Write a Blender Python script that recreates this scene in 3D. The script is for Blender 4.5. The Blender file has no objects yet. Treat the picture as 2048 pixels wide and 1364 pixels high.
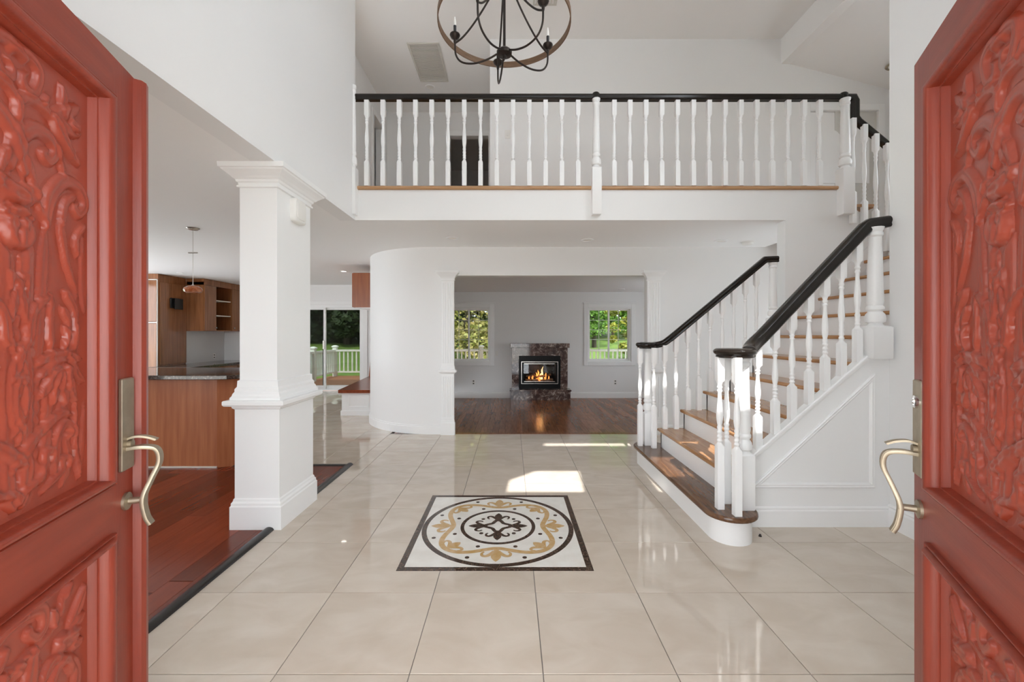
import bpy, math, random
from mathutils import Vector, Matrix
random.seed(7)
R = math.radians
scene = bpy.context.scene
COL = scene.collection

# ------------------------------------------------------------------ camera
cam_d = bpy.data.cameras.new('camera'); cam = bpy.data.objects.new('camera', cam_d); COL.objects.link(cam)
cam.location = (0, 0, 1.30); cam.rotation_euler = (R(90), 0, 0)
cam_d.sensor_width = 36; cam_d.lens = 847 / 2048 * 36
cam_d.shift_x = 2 / 2048; cam_d.shift_y = -14 / 2048
cam_d.clip_start = 0.02; cam_d.clip_end = 300
scene.camera = cam

# ------------------------------------------------------------------ world, sun, exposure
world = bpy.data.worlds.new('sky'); scene.world = world; world.use_nodes = True
bg = world.node_tree.nodes['Background']
bg.inputs[0].default_value = (0.88, 0.94, 1.0, 1); bg.inputs[1].default_value = 5.0
sun_d = bpy.data.lights.new('sun', 'SUN'); sun = bpy.data.objects.new('sun', sun_d); COL.objects.link(sun)
sun_d.energy = 7.5; sun_d.angle = R(0.6); sun_d.color = (1.0, 0.97, 0.93)
sun.rotation_euler = Vector((0.085, 1.0, -1.03)).to_track_quat('-Z', 'Y').to_euler()
sun.location = (-1, -8, 9)
scene.view_settings.view_transform = 'Standard'; scene.view_settings.look = 'None'
scene.view_settings.exposure = 0.52; scene.view_settings.gamma = 1.0
scene.view_settings.use_curve_mapping = False
scene.cycles.use_denoising = True
scene.cycles.max_bounces = 12; scene.cycles.diffuse_bounces = 8; scene.cycles.glossy_bounces = 5
scene.cycles.transparent_max_bounces = 12; scene.cycles.transmission_bounces = 6
scene.cycles.sample_clamp_indirect = 6.0
scene.cycles.caustics_reflective = False; scene.cycles.caustics_refractive = False

def portal(loc, sx, sy, direction):
    """a sampling portal in an opening through which daylight comes in"""
    d = bpy.data.lights.new('daylight_portal', 'AREA'); d.shape = 'RECTANGLE'; d.size = sx; d.size_y = sy
    d.cycles.is_portal = True
    o = bpy.data.objects.new('daylight_portal', d); COL.objects.link(o); o.location = loc
    o.rotation_euler = Vector(direction).to_track_quat('-Z', 'Z' if abs(direction[2]) < .5 else 'Y').to_euler()
portal((-0.06, 0.30, 1.05), 1.74, 2.1, (0, 1, 0))
portal((-0.03, 0.30, 3.46), 0.8, 0.72, (0, 1, 0))
portal((1.22, 0.30, 3.46), 0.65, 0.72, (0, 1, 0))
portal((0.75, 0.30, 4.72), 1.6, 0.30, (0, 1, 0))
portal((-4.6, 0.30, 1.2), 3.4, 2.3, (0, 1, 0))
portal((2.72, 1.3, 4.15), 1.6, 1.7, (-1, 0, 0))
portal((5.15, 3.7, 3.45), 1.2, .9, (-1, 0, 0))
portal((5.15, 4.95, 1.15), 1.0, 1.7, (-1, 0, 0))
portal((4.35, 7.8, 1.25), 1.6, 1.1, (-1, 0, 0))
portal((-2.35, 4.95, 3.85), .9, .9, (1, 0, 0))
portal((-7.72, 5.5, 1.2), 3.8, 2.3, (1, 0, 0))
portal((-4.31, 9.95, 0.98), 1.78, 1.95, (0, -1, 0))
portal((-0.986, 10.02, 1.28), 1.0, 1.25, (0, -1, 0))
portal((2.286, 10.02, 1.28), 1.0, 1.25, (0, -1, 0))

# ------------------------------------------------------------------ helpers
BASE = {}          # object -> translation of its frame in its root's frame
class MB:
    def __init__(s): s.v = []; s.f = []; s.sm = []
    def add(s, vs, fs, smooth=False):
        n = len(s.v); s.v += [tuple(p) for p in vs]; s.f += [tuple(i + n for i in f) for f in fs]; s.sm += [smooth] * len(fs); return s
    def box(s, x0, x1, y0, y1, z0, z1):
        if x0 > x1: x0, x1 = x1, x0
        if y0 > y1: y0, y1 = y1, y0
        if z0 > z1: z0, z1 = z1, z0
        return s.add([(x0,y0,z0),(x1,y0,z0),(x1,y1,z0),(x0,y1,z0),(x0,y0,z1),(x1,y0,z1),(x1,y1,z1),(x0,y1,z1)],
              [(0,3,2,1),(4,5,6,7),(0,1,5,4),(1,2,6,5),(2,3,7,6),(3,0,4,7)])
    def cbox(s, x0, x1, y0, y1, z0, z1, c):
        """box with chamfered edges"""
        if x0 > x1: x0, x1 = x1, x0
        if y0 > y1: y0, y1 = y1, y0
        if z0 > z1: z0, z1 = z1, z0
        rings = [(z0, c), (z0 + c, 0), (z1 - c, 0), (z1, c)]
        return s.loft([[(x0+i+k,y0+i,z),(x1-i-k,y0+i,z),(x1-i,y0+i+k,z),(x1-i,y1-i-k,z),(x1-i-k,y1-i,z),(x0+i+k,y1-i,z),(x0+i,y1-i-k,z),(x0+i,y0+i+k,z)] for z, i in rings for k in (c * .7,)])
    def loft(s, rings, close=True, caps=True, smooth=False):
        n = len(rings[0]); vs = [p for r in rings for p in r]; fs = []
        for a in range(len(rings) - 1):
            for i in range(n if close else n - 1):
                j = (i + 1) % n
                fs.append((a*n+i, a*n+j, (a+1)*n+j, (a+1)*n+i))
        s.add(vs, fs, smooth)
        if caps and close:
            s.add(rings[0], [tuple(range(n))[::-1]]); s.add(rings[-1], [tuple(range(n))])
        return s
    def rects(s, levels):
        """levels: (z, x0, x1, y0, y1)"""
        return s.loft([[(x0,y0,z),(x1,y0,z),(x1,y1,z),(x0,y1,z)] for z, x0, x1, y0, y1 in levels])
    def lathe(s, prof, c=(0,0,0), n=16, axis='Z'):
        rings = []
        for r, z in prof:
            ring = []
            for i in range(n):
                a = 2 * math.pi * i / n; u, w = r * math.cos(a), r * math.sin(a)
                ring.append({'Z': (c[0]+u, c[1]+w, c[2]+z), 'Y': (c[0]+u, c[1]+z, c[2]+w), 'X': (c[0]+z, c[1]+u, c[2]+w)}[axis])
            rings.append(ring)
        return s.loft(rings, smooth=True)
    def prism(s, poly, z0, z1, axis='Z', smooth=False):
        def P(p, z):
            return {'Z': (p[0], p[1], z), 'Y': (p[0], z, p[1]), 'X': (z, p[0], p[1])}[axis]
        return s.loft([[P(p, z0) for p in poly], [P(p, z1) for p in poly]], smooth=smooth)
    def sweep(s, path, prof, lat=None, up=None, closed=False, smooth=True):
        pts = [Vector(p) for p in path]; rings = []; n = len(pts)
        for i, p in enumerate(pts):
            if closed: t = (pts[(i+1) % n] - pts[i-1])
            elif i == 0: t = pts[1] - p
            elif i == n - 1: t = p - pts[-2]
            else: t = (pts[i+1] - p).normalized() + (p - pts[i-1]).normalized()
            t.normalize()
            if lat is not None: l = Vector(lat)
            else:
                l = t.cross(Vector((0, 0, 1)))
                if l.length < 1e-4: l = Vector((1, 0, 0))
                l.normalize()
            u = l.cross(t); u.normalize()
            k = 1.0
            if 0 < i < n - 1 and not closed:
                c = (pts[i+1] - p).normalized().dot((p - pts[i-1]).normalized()); k = 1 / max(.5, math.sqrt((1 + c) / 2))
            if lat is not None: rings.append([p + l * a + u * b * k for a, b in prof])
            else: rings.append([p + l * a + u * b for a, b in prof])
        if closed: rings.append(rings[0])
        return s.loft(rings, smooth=smooth, caps=not closed)
    def tube(s, path, r, n=8, r1=None, closed=False):
        pts = [Vector(p) for p in path]; N = len(pts); rings = []; ref = None
        for i, p in enumerate(pts):
            t = (pts[(i+1) % N] - pts[i-1]) if closed else (pts[min(i+1, N-1)] - pts[max(i-1, 0)])
            t.normalize()
            if ref is None: ref = t.orthogonal().normalized()
            a = (ref - t * ref.dot(t)).normalized(); ref = a; b = t.cross(a)
            q = r if r1 is None else r + (r1 - r) * i / max(1, N - 1)
            rings.append([p + a * q * math.cos(2*math.pi*k/n) + b * q * math.sin(2*math.pi*k/n) for k in range(n)])
        if closed: rings.append(rings[0])
        return s.loft(rings, smooth=True, caps=not closed)
    def mesh(s, name, center=True):
        if center and s.v:
            c = Vector([(min(p[i] for p in s.v) + max(p[i] for p in s.v)) / 2 for i in range(3)])
        else: c = Vector((0, 0, 0))
        m = bpy.data.meshes.new(name); m.from_pydata([(p[0]-c.x, p[1]-c.y, p[2]-c.z) for p in s.v], [], s.f)
        m.polygons.foreach_set('use_smooth', s.sm); m.update()
        return m, c

def fix_normals(m):
    import bmesh
    b = bmesh.new(); b.from_mesh(m); bmesh.ops.recalc_face_normals(b, faces=b.faces); b.to_mesh(m); b.free()

def tag(o, label=None, cat=None, group=None, kind=None):
    if label: o['label'] = label
    if cat: o['category'] = cat
    if group: o['group'] = group
    if kind: o['kind'] = kind
    return o
def link(o, parent=None, world=(0, 0, 0)):
    COL.objects.link(o)
    if parent is not None:
        o.parent = parent; o.location = Vector(world) - BASE[parent]
    else: o.location = world
    BASE[o] = Vector(world)
    return o
def build(name, mb, mat, parent=None, label=None, cat=None, group=None, kind=None, smooth_angle=40):
    """one mesh object; the coordinates in mb are in the root's frame"""
    m, c = mb.mesh(name); fix_normals(m)
    if any(mb.sm):
        m.set_sharp_from_angle(angle=R(smooth_angle))
    m.materials.append(MAT[mat])
    o = link(bpy.data.objects.new(name, m), parent, c)
    return tag(o, label, cat, group, kind)
def thing(name, loc, label, cat, group=None, rotz=0, kind=None):
    o = bpy.data.objects.new(name, None); o.empty_display_size = .1
    COL.objects.link(o); o.location = loc; o.rotation_euler = (0, 0, rotz)
    BASE[o] = Vector((0, 0, 0)) if rotz else Vector(loc)
    return tag(o, label, cat, group, kind)
def share(name, mesh, parent, world, rot=None):
    """an object that shares mesh data"""
    o = link(bpy.data.objects.new(name, mesh), parent, world)
    if rot: o.rotation_euler = rot
    return o
def copy_tree(o, loc, label=None):
    """a copy of a thing with its parts and sub-parts"""
    c = o.copy(); COL.objects.link(c); c.location = loc
    if label: c['label'] = label
    for ch in list(o.children):
        d = ch.copy(); COL.objects.link(d); d.parent = c
        for g in list(ch.children):
            e = g.copy(); COL.objects.link(e); e.parent = d
    return c
def catmull(pts, k=6):
    P = [Vector(p) for p in pts]; out = []
    for i in range(len(P) - 1):
        p0 = P[i-1] if i else P[0] * 2 - P[1]; p1, p2 = P[i], P[i+1]
        p3 = P[i+2] if i + 2 < len(P) else P[-1] * 2 - P[-2]
        for j in range(k):
            t = j / k
            out.append(.5 * ((2*p1) + (p2-p0)*t + (2*p0-5*p1+4*p2-p3)*t*t + (3*p1-p0-3*p2+p3)*t**3))
    out.append(P[-1]); return out

# ------------------------------------------------------------------ materials (all procedural)
MAT = {}
def mat(name, base, rough=.5, metal=0, c2=None, scale=(1, 1, 1), nscale=5, detail=6, lo=.35, hi=.65, rand=0, bump=0, bscale=40,
        coat=0, spec=.5, obj=False, dist=0, emit=None, hue=None, coat_r=.03):
    m = bpy.data.materials.new(name); m.use_nodes = True; nt = m.node_tree; N = nt.nodes; L = nt.links
    b = N['Principled BSDF']
    b.inputs['Roughness'].default_value = rough; b.inputs['Metallic'].default_value = metal
    b.inputs['Coat Weight'].default_value = coat; b.inputs['Coat Roughness'].default_value = coat_r
    b.inputs['Specular IOR Level'].default_value = spec
    b.inputs['Base Color'].default_value = (*base, 1)
    if emit:
        b.inputs['Emission Color'].default_value = (*emit[0], 1); b.inputs['Emission Strength'].default_value = emit[1]
    vec = None
    if c2 or bump:
        if obj: vec = N.new('ShaderNodeTexCoord').outputs['Object']
        else: vec = N.new('ShaderNodeNewGeometry').outputs['Position']
        info = N.new('ShaderNodeObjectInfo')
        if rand:
            w = N.new('ShaderNodeVectorMath'); w.operation = 'MULTIPLY_ADD'
            cx = N.new('ShaderNodeCombineXYZ')
            for i in range(3): L.new(info.outputs['Random'], cx.inputs[i])
            L.new(cx.outputs[0], w.inputs[0]); w.inputs[1].default_value = (37, 23, 51); L.new(vec, w.inputs[2]); vec = w.outputs[0]
        mp = N.new('ShaderNodeMapping'); mp.inputs['Scale'].default_value = scale; L.new(vec, mp.inputs['Vector']); vec = mp.outputs[0]
    col = None
    if c2:
        n = N.new('ShaderNodeTexNoise'); n.inputs['Scale'].default_value = nscale; n.inputs['Detail'].default_value = detail
        n.inputs['Distortion'].default_value = dist; L.new(vec, n.inputs['Vector'])
        r = N.new('ShaderNodeMapRange'); r.inputs['From Min'].default_value = lo; r.inputs['From Max'].default_value = hi; L.new(n.outputs['Fac'], r.inputs['Value'])
        mx = N.new('ShaderNodeMix'); mx.data_type = 'RGBA'; L.new(r.outputs[0], mx.inputs['Factor'])
        mx.inputs['A'].default_value = (*base, 1); mx.inputs['B'].default_value = (*c2, 1); col = mx.outputs['Result']
    if rand:
        if col is None:
            rgb = N.new('ShaderNodeRGB'); rgb.outputs[0].default_value = (*base, 1); col = rgb.outputs[0]; info = N.new('ShaderNodeObjectInfo')
        r = N.new('ShaderNodeMapRange'); r.inputs['To Min'].default_value = 1 - rand; r.inputs['To Max'].default_value = 1 + rand
        L.new(info.outputs['Random'], r.inputs['Value'])
        h = N.new('ShaderNodeHueSaturation'); L.new(col, h.inputs['Color']); L.new(r.outputs[0], h.inputs['Value']); col = h.outputs['Color']
    if col: L.new(col, b.inputs['Base Color'])
    if bump:
        n = N.new('ShaderNodeTexNoise'); n.inputs['Scale'].default_value = bscale; n.inputs['Detail'].default_value = 3; L.new(vec, n.inputs['Vector'])
        bp = N.new('ShaderNodeBump'); bp.inputs['Strength'].default_value = bump; bp.inputs['Distance'].default_value = .01
        L.new(n.outputs['Fac'], bp.inputs['Height']); L.new(bp.outputs[0], b.inputs['Normal'])
    MAT[name] = m; return m

mat('wall_white', (.82, .822, .82), .55, bump=.015, bscale=120)
mat('ceiling_white', (.88, .878, .872), .7, bump=.015, bscale=120)
mat('trim_white', (.86, .865, .865), .32)
mat('grout', (.22, .20, .195), .8)
mat('marble_tile', (.575, .495, .41), .03, c2=(.655, .585, .505), scale=(1.2, 2.0, 1), nscale=3.0, detail=14, lo=.36, hi=.70, rand=.045, spec=.55, dist=.7)
mat('cherry_plank', (.20, .038, .016), .2, c2=(.175, .032, .0135), scale=(14, 1.2, 5), nscale=3, rand=.34, spec=.25)
mat('walnut_plank', (.27, .11, .05), .16, c2=(.19, .070, .030), scale=(16, 1.4, 5), nscale=3, rand=.26, spec=.09)
mat('black_trim', (.014, .011, .010), .28)
mat('oak_tread', (.46, .25, .115), .2, c2=(.36, .175, .075), scale=(10, 1.0, 10), nscale=4, rand=.10)
mat('oak_nosing', (.52, .31, .16), .3, c2=(.42, .23, .11), scale=(1.0, 10, 10), nscale=4)
mat('dark_tread', (.17, .085, .042), .2, c2=(.09, .04, .02), scale=(10, 1.0, 10), nscale=5)
mat('rail_black', (.011, .008, .006), .18, spec=.35)
mat('door_red', (.265, .038, .017), .40, c2=(.215, .029, .013), scale=(9, 9, .8), nscale=4, obj=True, coat=.12, coat_r=.25, bump=.05, bscale=16)
mat('door_red_rail', (.265, .038, .017), .40, c2=(.215, .029, .013), scale=(.8, 9, 9), nscale=4, obj=True, coat=.12, coat_r=.25, bump=.05, bscale=16)
mat('door_carving', (.31, .049, .024), .34, c2=(.265, .040, .020), scale=(7, 7, 2), nscale=4, obj=True, coat=.18, coat_r=.25)
mat('brass', (.50, .44, .34), .50, metal=1, c2=(.44, .38, .29), nscale=30)
mat('chrome', (.75, .75, .75), .15, metal=1)
mat('island_wood', (.40, .145, .062), .35, c2=(.31, .10, .042), spec=.25, scale=(10, 10, .6), nscale=3)
mat('cabinet_wood', (.30, .125, .052), .12, c2=(.22, .085, .034), scale=(9, 9, .6), nscale=3, spec=.55)
mat('orange_wood', (.33, .10, .032), .3, c2=(.25, .068, .022), scale=(9, 9, .8), nscale=3)
mat('seat_wood', (.26, .065, .028), .25, c2=(.20, .045, .02), scale=(9, 1, 9), nscale=3)
mat('granite', (.045, .030, .024), .06, c2=(.20, .15, .12), nscale=55, detail=4, lo=.52, hi=.70, spec=.6)
mat('backsplash', (.62, .61, .60), .5)
mat('edge_strip', (.72, .68, .62), .35)
mat('black_plastic', (.012, .012, .012), .4)
mat('white_plastic', (.80, .79, .76), .35)
mat('emperador', (.045, .026, .018), .07, c2=(.22, .15, .11), nscale=34, detail=9, lo=.52, hi=.74, dist=2.5)
mat('cream_stone', (.84, .83, .79), .06, c2=(.76, .74, .69), nscale=9)
mat('gold_stone', (.52, .33, .12), .07, c2=(.60, .42, .24), nscale=16, dist=1.5)
mat('fire_black', (.004, .004, .004), .35, spec=.15)
mat('log_bark', (.13, .055, .026), .8, c2=(.50, .38, .28), nscale=22, bump=.5, bscale=40)
mat('flame', (1, .5, .15), .5, emit=((1.0, .32, .07), 1.3))
mat('flame_core', (1, .8, .4), .5, emit=((1.0, .60, .24), 2.2))
mat('ember', (.5, .12, .03), .8, c2=(.05, .02, .01), nscale=40, emit=((1.0, .22, .04), .05))
mat('bronze', (.030, .022, .018), .38, metal=.6)
mat('ring_wood', (.20, .115, .062), .55, c2=(.13, .07, .036), nscale=20, obj=True, scale=(1, 1, 8))
mat('bulb_glass', (.85, .84, .80), .08)
mat('candle_sleeve', (.012, .012, .016), .3)
mat('amber_glass', (.30, .075, .022), .08, c2=(.45, .15, .05), nscale=40, spec=.7)
mat('steel', (.55, .52, .48), .25, metal=1)
mat('vent_white', (.62, .60, .55), .5)
mat('vent_dark', (.22, .20, .17), .8)
mat('socket_dark', (.10, .09, .08), .7)
mat('lamp_lens', (.8, .78, .74), .4)
mat('lamp_lit', (1, 1, 1), .4, emit=((1.0, .93, .82), 5.0))
mat('deck_board', (.42, .17, .085), .6, c2=(.34, .13, .065), scale=(1, 12, 4), nscale=3, rand=.1)
mat('deck_white', (.82, .82, .80), .45)
mat('grass', (.11, .20, .030), .9, c2=(.17, .25, .045), nscale=1.6, bump=.3, bscale=30)
mat('soil', (.05, .038, .025), .9)
mat('bark', (.085, .062, .045), .9, c2=(.045, .032, .024), scale=(6, 6, 1), nscale=3)
mat('leaf_dark', (.016, .030, .009), .6, c2=(.035, .055, .014), nscale=1.2)  # the wood's deep shade is put into this leaf colour
mat('leaf_green', (.09, .20, .03), .55, c2=(.18, .32, .05), nscale=1.5)
mat('leaf_tan', (.42, .33, .12), .6, c2=(.22, .24, .06), nscale=1.5)
mat('leaf_yellow', (.30, .28, .03), .6, c2=(.18, .20, .03), nscale=1.5)
mat('paving', (.58, .55, .50), .9)
mat('siding', (.62, .61, .58), .7)
mat('cladding', (.27, .25, .22), .8, c2=(.21, .19, .165), nscale=8)
mat('dark_door', (.05, .052, .045), .4)

def rosso(name):
    """dark brown-violet marble with white veins"""
    m = bpy.data.materials.new(name); m.use_nodes = True; N = m.node_tree.nodes; L = m.node_tree.links; b = N['Principled BSDF']
    g = N.new('ShaderNodeNewGeometry')
    n1 = N.new('ShaderNodeTexNoise'); n1.inputs['Scale'].default_value = 4.5; n1.inputs['Detail'].default_value = 8; n1.inputs['Distortion'].default_value = 2.2
    L.new(g.outputs['Position'], n1.inputs['Vector'])
    a = N.new('ShaderNodeMath'); a.operation = 'SUBTRACT'; L.new(n1.outputs['Fac'], a.inputs[0]); a.inputs[1].default_value = .5
    ab = N.new('ShaderNodeMath'); ab.operation = 'ABSOLUTE'; L.new(a.outputs[0], ab.inputs[0])
    r = N.new('ShaderNodeMapRange'); r.inputs['From Min'].default_value = 0; r.inputs['From Max'].default_value = .04; r.inputs['To Min'].default_value = 1; r.inputs['To Max'].default_value = 0
    L.new(ab.outputs[0], r.inputs['Value'])
    n2 = N.new('ShaderNodeTexNoise'); n2.inputs['Scale'].default_value = 9; n2.inputs['Detail'].default_value = 6; L.new(g.outputs['Position'], n2.inputs['Vector'])
    r2 = N.new('ShaderNodeMapRange'); r2.inputs['From Min'].default_value = .4; r2.inputs['From Max'].default_value = .65; L.new(n2.outputs['Fac'], r2.inputs['Value'])
    m1 = N.new('ShaderNodeMix'); m1.data_type = 'RGBA'; m1.inputs['A'].default_value = (.075, .046, .042, 1); m1.inputs['B'].default_value = (.20, .135, .115, 1); L.new(r2.outputs[0], m1.inputs['Factor'])
    f = N.new('ShaderNodeMath'); f.operation = 'MULTIPLY'; L.new(r.outputs[0], f.inputs[0]); L.new(r2.outputs[0], f.inputs[1])
    m2 = N.new('ShaderNodeMix'); m2.data_type = 'RGBA'; L.new(f.outputs[0], m2.inputs['Factor']); L.new(m1.outputs['Result'], m2.inputs['A']); m2.inputs['B'].default_value = (.72, .62, .55, 1)
    L.new(m2.outputs['Result'], b.inputs['Base Color']); b.inputs['Roughness'].default_value = .07
    MAT[name] = m
rosso('rosso_marble')
def glass(name, refl=.07, tint=(1, 1, 1)):
    m = bpy.data.materials.new(name); m.use_nodes = True; N = m.node_tree.nodes; L = m.node_tree.links
    N.remove(N['Principled BSDF'])
    t = N.new('ShaderNodeBsdfTransparent'); t.inputs[0].default_value = (*tint, 1)
    g = N.new('ShaderNodeBsdfGlossy'); g.inputs['Roughness'].default_value = .0
    x = N.new('ShaderNodeMixShader'); x.inputs[0].default_value = refl
    L.new(t.outputs[0], x.inputs[1]); L.new(g.outputs[0], x.inputs[2]); L.new(x.outputs[0], N['Material Output'].inputs['Surface'])
    MAT[name] = m
glass('window_glass', .05)
glass('dimming_glass', .04, (.66, .68, .66))  # grey tint stands in for a dimmer outdoors behind the panes
glass('door_glass', .02, (.36, .38, .36))  # dimmer deck and wood outside are put into this tint
glass('fire_glass', .05, (.9, .9, .9))

# ================================================================== THE SETTING
CZ = 2.43            # ground-floor ceiling
UF = 2.763           # upper floor
TOP = 5.20           # upper ceiling
BY = 4.20            # balcony face
def struct(name, mb, m, label, parent=None, cat=None):
    return build(name, mb, m, parent, label, cat, None, 'structure' if parent is None else None)
def wall_with_holes(mb, x0, x1, y0, y1, z0, z1, holes):
    """wall in the XZ plane with rectangular openings (hx0, hx1, hz0, hz1)"""
    xs = sorted({x0, x1, *[h[0] for h in holes], *[h[1] for h in holes]})
    for a, b in zip(xs, xs[1:]):
        cuts = sorted([(h[2], h[3]) for h in holes if h[0] <= a + 1e-6 and h[1] >= b - 1e-6])
        z = z0
        for c, d in cuts:
            if c > z + 1e-6: mb.box(a, b, y0, y1, z, c)
            z = max(z, d)
        if z < z1 - 1e-6: mb.box(a, b, y0, y1, z, z1)
    return mb

def wall_x(mb, x0, x1, y0, y1, z0, z1, hy0, hy1, hz0_, hz1_):
    """wall in the YZ plane with one opening"""
    return mb.box(x0, x1, y0, hy0, z0, z1).box(x0, x1, hy1, y1, z0, z1).box(x0, x1, hy0, hy1, z0, hz0_).box(x0, x1, hy0, hy1, hz1_, z1)
# --- floors -------------------------------------------------------
TS = .5115; TX0 = .1232; TY0 = 2.13; GAP = .0035
floor = struct('floor', MB().box(-1.60, 2.60, .33, 5.56, -.06, -.004).box(2.60, 5.1, 2.70, 5.72, -.06, -.004).box(-7.6, -1.60, 4.20, 9.72, -.06, -.004), 'grout', 'polished beige marble tile floor of the entrance hall with thin grey joints')
def tile_mesh(w, d):
    return MB().rects([(-.012, -w/2, w/2, -d/2, d/2), (-.0012, -w/2, w/2, -d/2, d/2), (0, -w/2+.0012, w/2-.0012, -d/2+.0012, d/2-.0012)])
full_m, full_c = tile_mesh(TS - GAP, TS - GAP).mesh('tile'); fix_normals(full_m); full_m.materials.append(MAT['marble_tile'])
regions = [(-1.575, 2.56, .40, 5.50), (-5.6, -1.575, 4.225, 9.70), (2.56, 3.4, 4.34, 5.50)]
def lay_tile(x0, x1, y0, y1):
    if x1 - x0 < .02 or y1 - y0 < .02: return
    if abs(x1 - x0 - TS) < 1e-4 and abs(y1 - y0 - TS) < 1e-4:
        share('tile', full_m, floor, ((x0+x1)/2, (y0+y1)/2, full_c.z))
    else:
        w, d = x1 - x0 - GAP, y1 - y0 - GAP
        cx, cy = (x0+x1)/2, (y0+y1)/2; mb = MB()
        mb.rects([(-.012, cx-w/2, cx+w/2, cy-d/2, cy+d/2), (-.0012, cx-w/2, cx+w/2, cy-d/2, cy+d/2), (0, cx-w/2+.0012, cx+w/2-.0012, cy-d/2+.0012, cy+d/2-.0012)])
        build('tile', mb, 'marble_tile', floor)
for (rx0, rx1, ry0, ry1) in regions:
    for i in range(-14, 8):
        for j in range(-8, 18):
            a, b = TX0 + i*TS, TY0 + j*TS
            x0, x1, y0, y1 = max(a, rx0), min(a+TS, rx1), max(b, ry0), min(b+TS, ry1)
            if x1 > x0 and y1 > y0: lay_tile(x0, x1, y0, y1)
# the reddish plank floor on the left with its black edging
wfloor = struct('floor_planks', MB().box(-7.6, -1.60, .40, 4.20, -.06, -.012), 'soil', 'red cherry plank floor beside the white column')
def planks(parent, m, x0, x1, y0, y1, w, ln, z, rnd, th=.012):
    cache = {}
    x = x0; row = 0
    while x < x1 - 1e-4:
        xe = min(x + w, x1); y = y0 - rnd.random() * ln
        while y < y1 - 1e-4:
            L = ln * (.75 + .5 * rnd.random()); a, b = max(y, y0), min(y + L, y1)
            if b - a > .05:
                key = (round(xe - x, 3), round(b - a, 2))
                if key not in cache:
                    ww, dd = key[0] - .0012, key[1] - .002
                    mm, c = MB().rects([(-th, -ww/2, ww/2, -dd/2, dd/2), (-.0008, -ww/2, ww/2, -dd/2, dd/2), (0, -ww/2+.0006, ww/2-.0006, -dd/2+.0006, dd/2-.0006)]).mesh('plank')
                    fix_normals(mm); mm.materials.append(MAT[m]); cache[key] = mm
                share('plank', cache[key], parent, ((x+xe)/2, (a+b)/2, z - th/2))
            y += L
        x = xe; row += 1
rnd = random.Random(3)
planks(wfloor, 'cherry_plank', -5.0, -1.632, .48, 4.165, .128, 1.15, 0, rnd)
half = [( .032*math.cos(t), .022*math.sin(t)) for t in [math.pi*k/8 for k in range(9)]]
struct('trim_1', MB().sweep([(-1.603, .40, -.001), (-1.603, 2.81, -.001)], half).sweep([(-1.603, 3.33, -.001), (-1.603, 4.215, -.001), ], half), 'black_trim', 'black rounded edging strip between red planks and beige tiles')
struct('trim_2', MB().sweep([(-1.575, 4.193, -.001), (-3.0, 4.193, -.001)], [(a*.8, b*.6) for a, b in half]), 'black_trim', 'thin black edging strip across the far end of the red planks')
# sunken living room
LZ = -.185
lfloor = struct('floor_living_room', MB().box(-1.75, 4.3, 5.56, 9.83, LZ-.06, LZ-.012).box(-1.75, 4.3, 5.54, 5.562, LZ-.06, -.03), 'soil', 'dark brown strip wood floor of the room with the fireplace')
planks(lfloor, 'walnut_plank', -1.75, 4.2, 5.565, 9.83, .092, 1.25, LZ, rnd)
struct('trim_3', MB().cbox(-.75, 1.77, 5.50, 5.585, -.03, .004, .004), 'walnut_plank', 'brown wood threshold board under the wide opening')

# --- ground-floor ceiling and balcony slab ------------------------
struct('ceiling_kitchen', MB().box(-7.6, -1.70, .33, 9.9, CZ, 2.70).box(-1.70, -1.2, 5.62, 5.95, CZ, 2.70).box(-1.70, -1.545, .33, BY, CZ, CZ+.02).box(-1.70, 3.30, BY+.02, 5.62, CZ, 2.70), 'ceiling_white', 'flat white ceiling over the kitchen side and under the balcony')
struct('wall_balcony_face', MB().box(-1.70, 3.30, BY, BY+.02, CZ-.001, UF-.035), 'wall_white', 'white front face of the balcony above the hall')
fu = struct('floor_upper', MB().box(-2.6, 3.35, BY+.02, 5.72, 2.70, UF-.02).box(-2.6, 5.0, 5.72, 10.2, 2.70, UF-.02), 'oak_nosing', 'oak floor of the upper landing')
build('floor_edge_nosing', MB().cbox(-1.545, 3.27, BY-.028, BY+.12, UF-.034, UF, .010), 'oak_nosing', fu, 'honey oak nosing along the balcony edge')
# --- walls ---------------------------------------------------------
wA = (-.33, .37, 3.10, 3.82); wB = (.93, 1.52, 3.10, 3.82); wC = (-.03, 1.40, 4.58, 4.86)
fw = MB()
wall_with_holes(fw, -1.70, 2.68, .33, .48, 0, TOP, [(-.935, .81, 0, 2.10), wA, wB, wC])
wall_with_holes(fw, -7.6, -1.70, .33, .48, 0, CZ, [(-6.3, -3.6, .35, 2.30)])
fw.prism([(-.33, 3.82), (-.33, 3.50), (-.06, 3.82)], .33, .48, axis='Y')  # unseen wedge added to cut one corner off the sun patch
cl = MB()
wall_with_holes(cl, -1.70, 2.68, .305, .33, -.2, TOP, [(-1.01, .885, -.2, 2.175), wA, wB, wC])
wall_with_holes(cl, -7.6, -1.70, .305, .33, -.2, CZ, [(-6.3, -3.6, .35, 2.30)])
struct('wall_front_outside', cl, 'cladding', 'brown grey outside cladding of the entrance wall')
struct('trim_6', MB().cbox(-1.01, -.936, .29, .34, -.06, 2.175, .006).cbox(.811, .885, .29, .34, -.06, 2.175, .006).cbox(-.936, .811, .29, .34, 2.101, 2.175, .006), 'door_red', 'red wooden frame around the entrance doorway')
struct('wall_front', fw, 'wall_white', 'white entrance wall with the double doorway')
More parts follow.
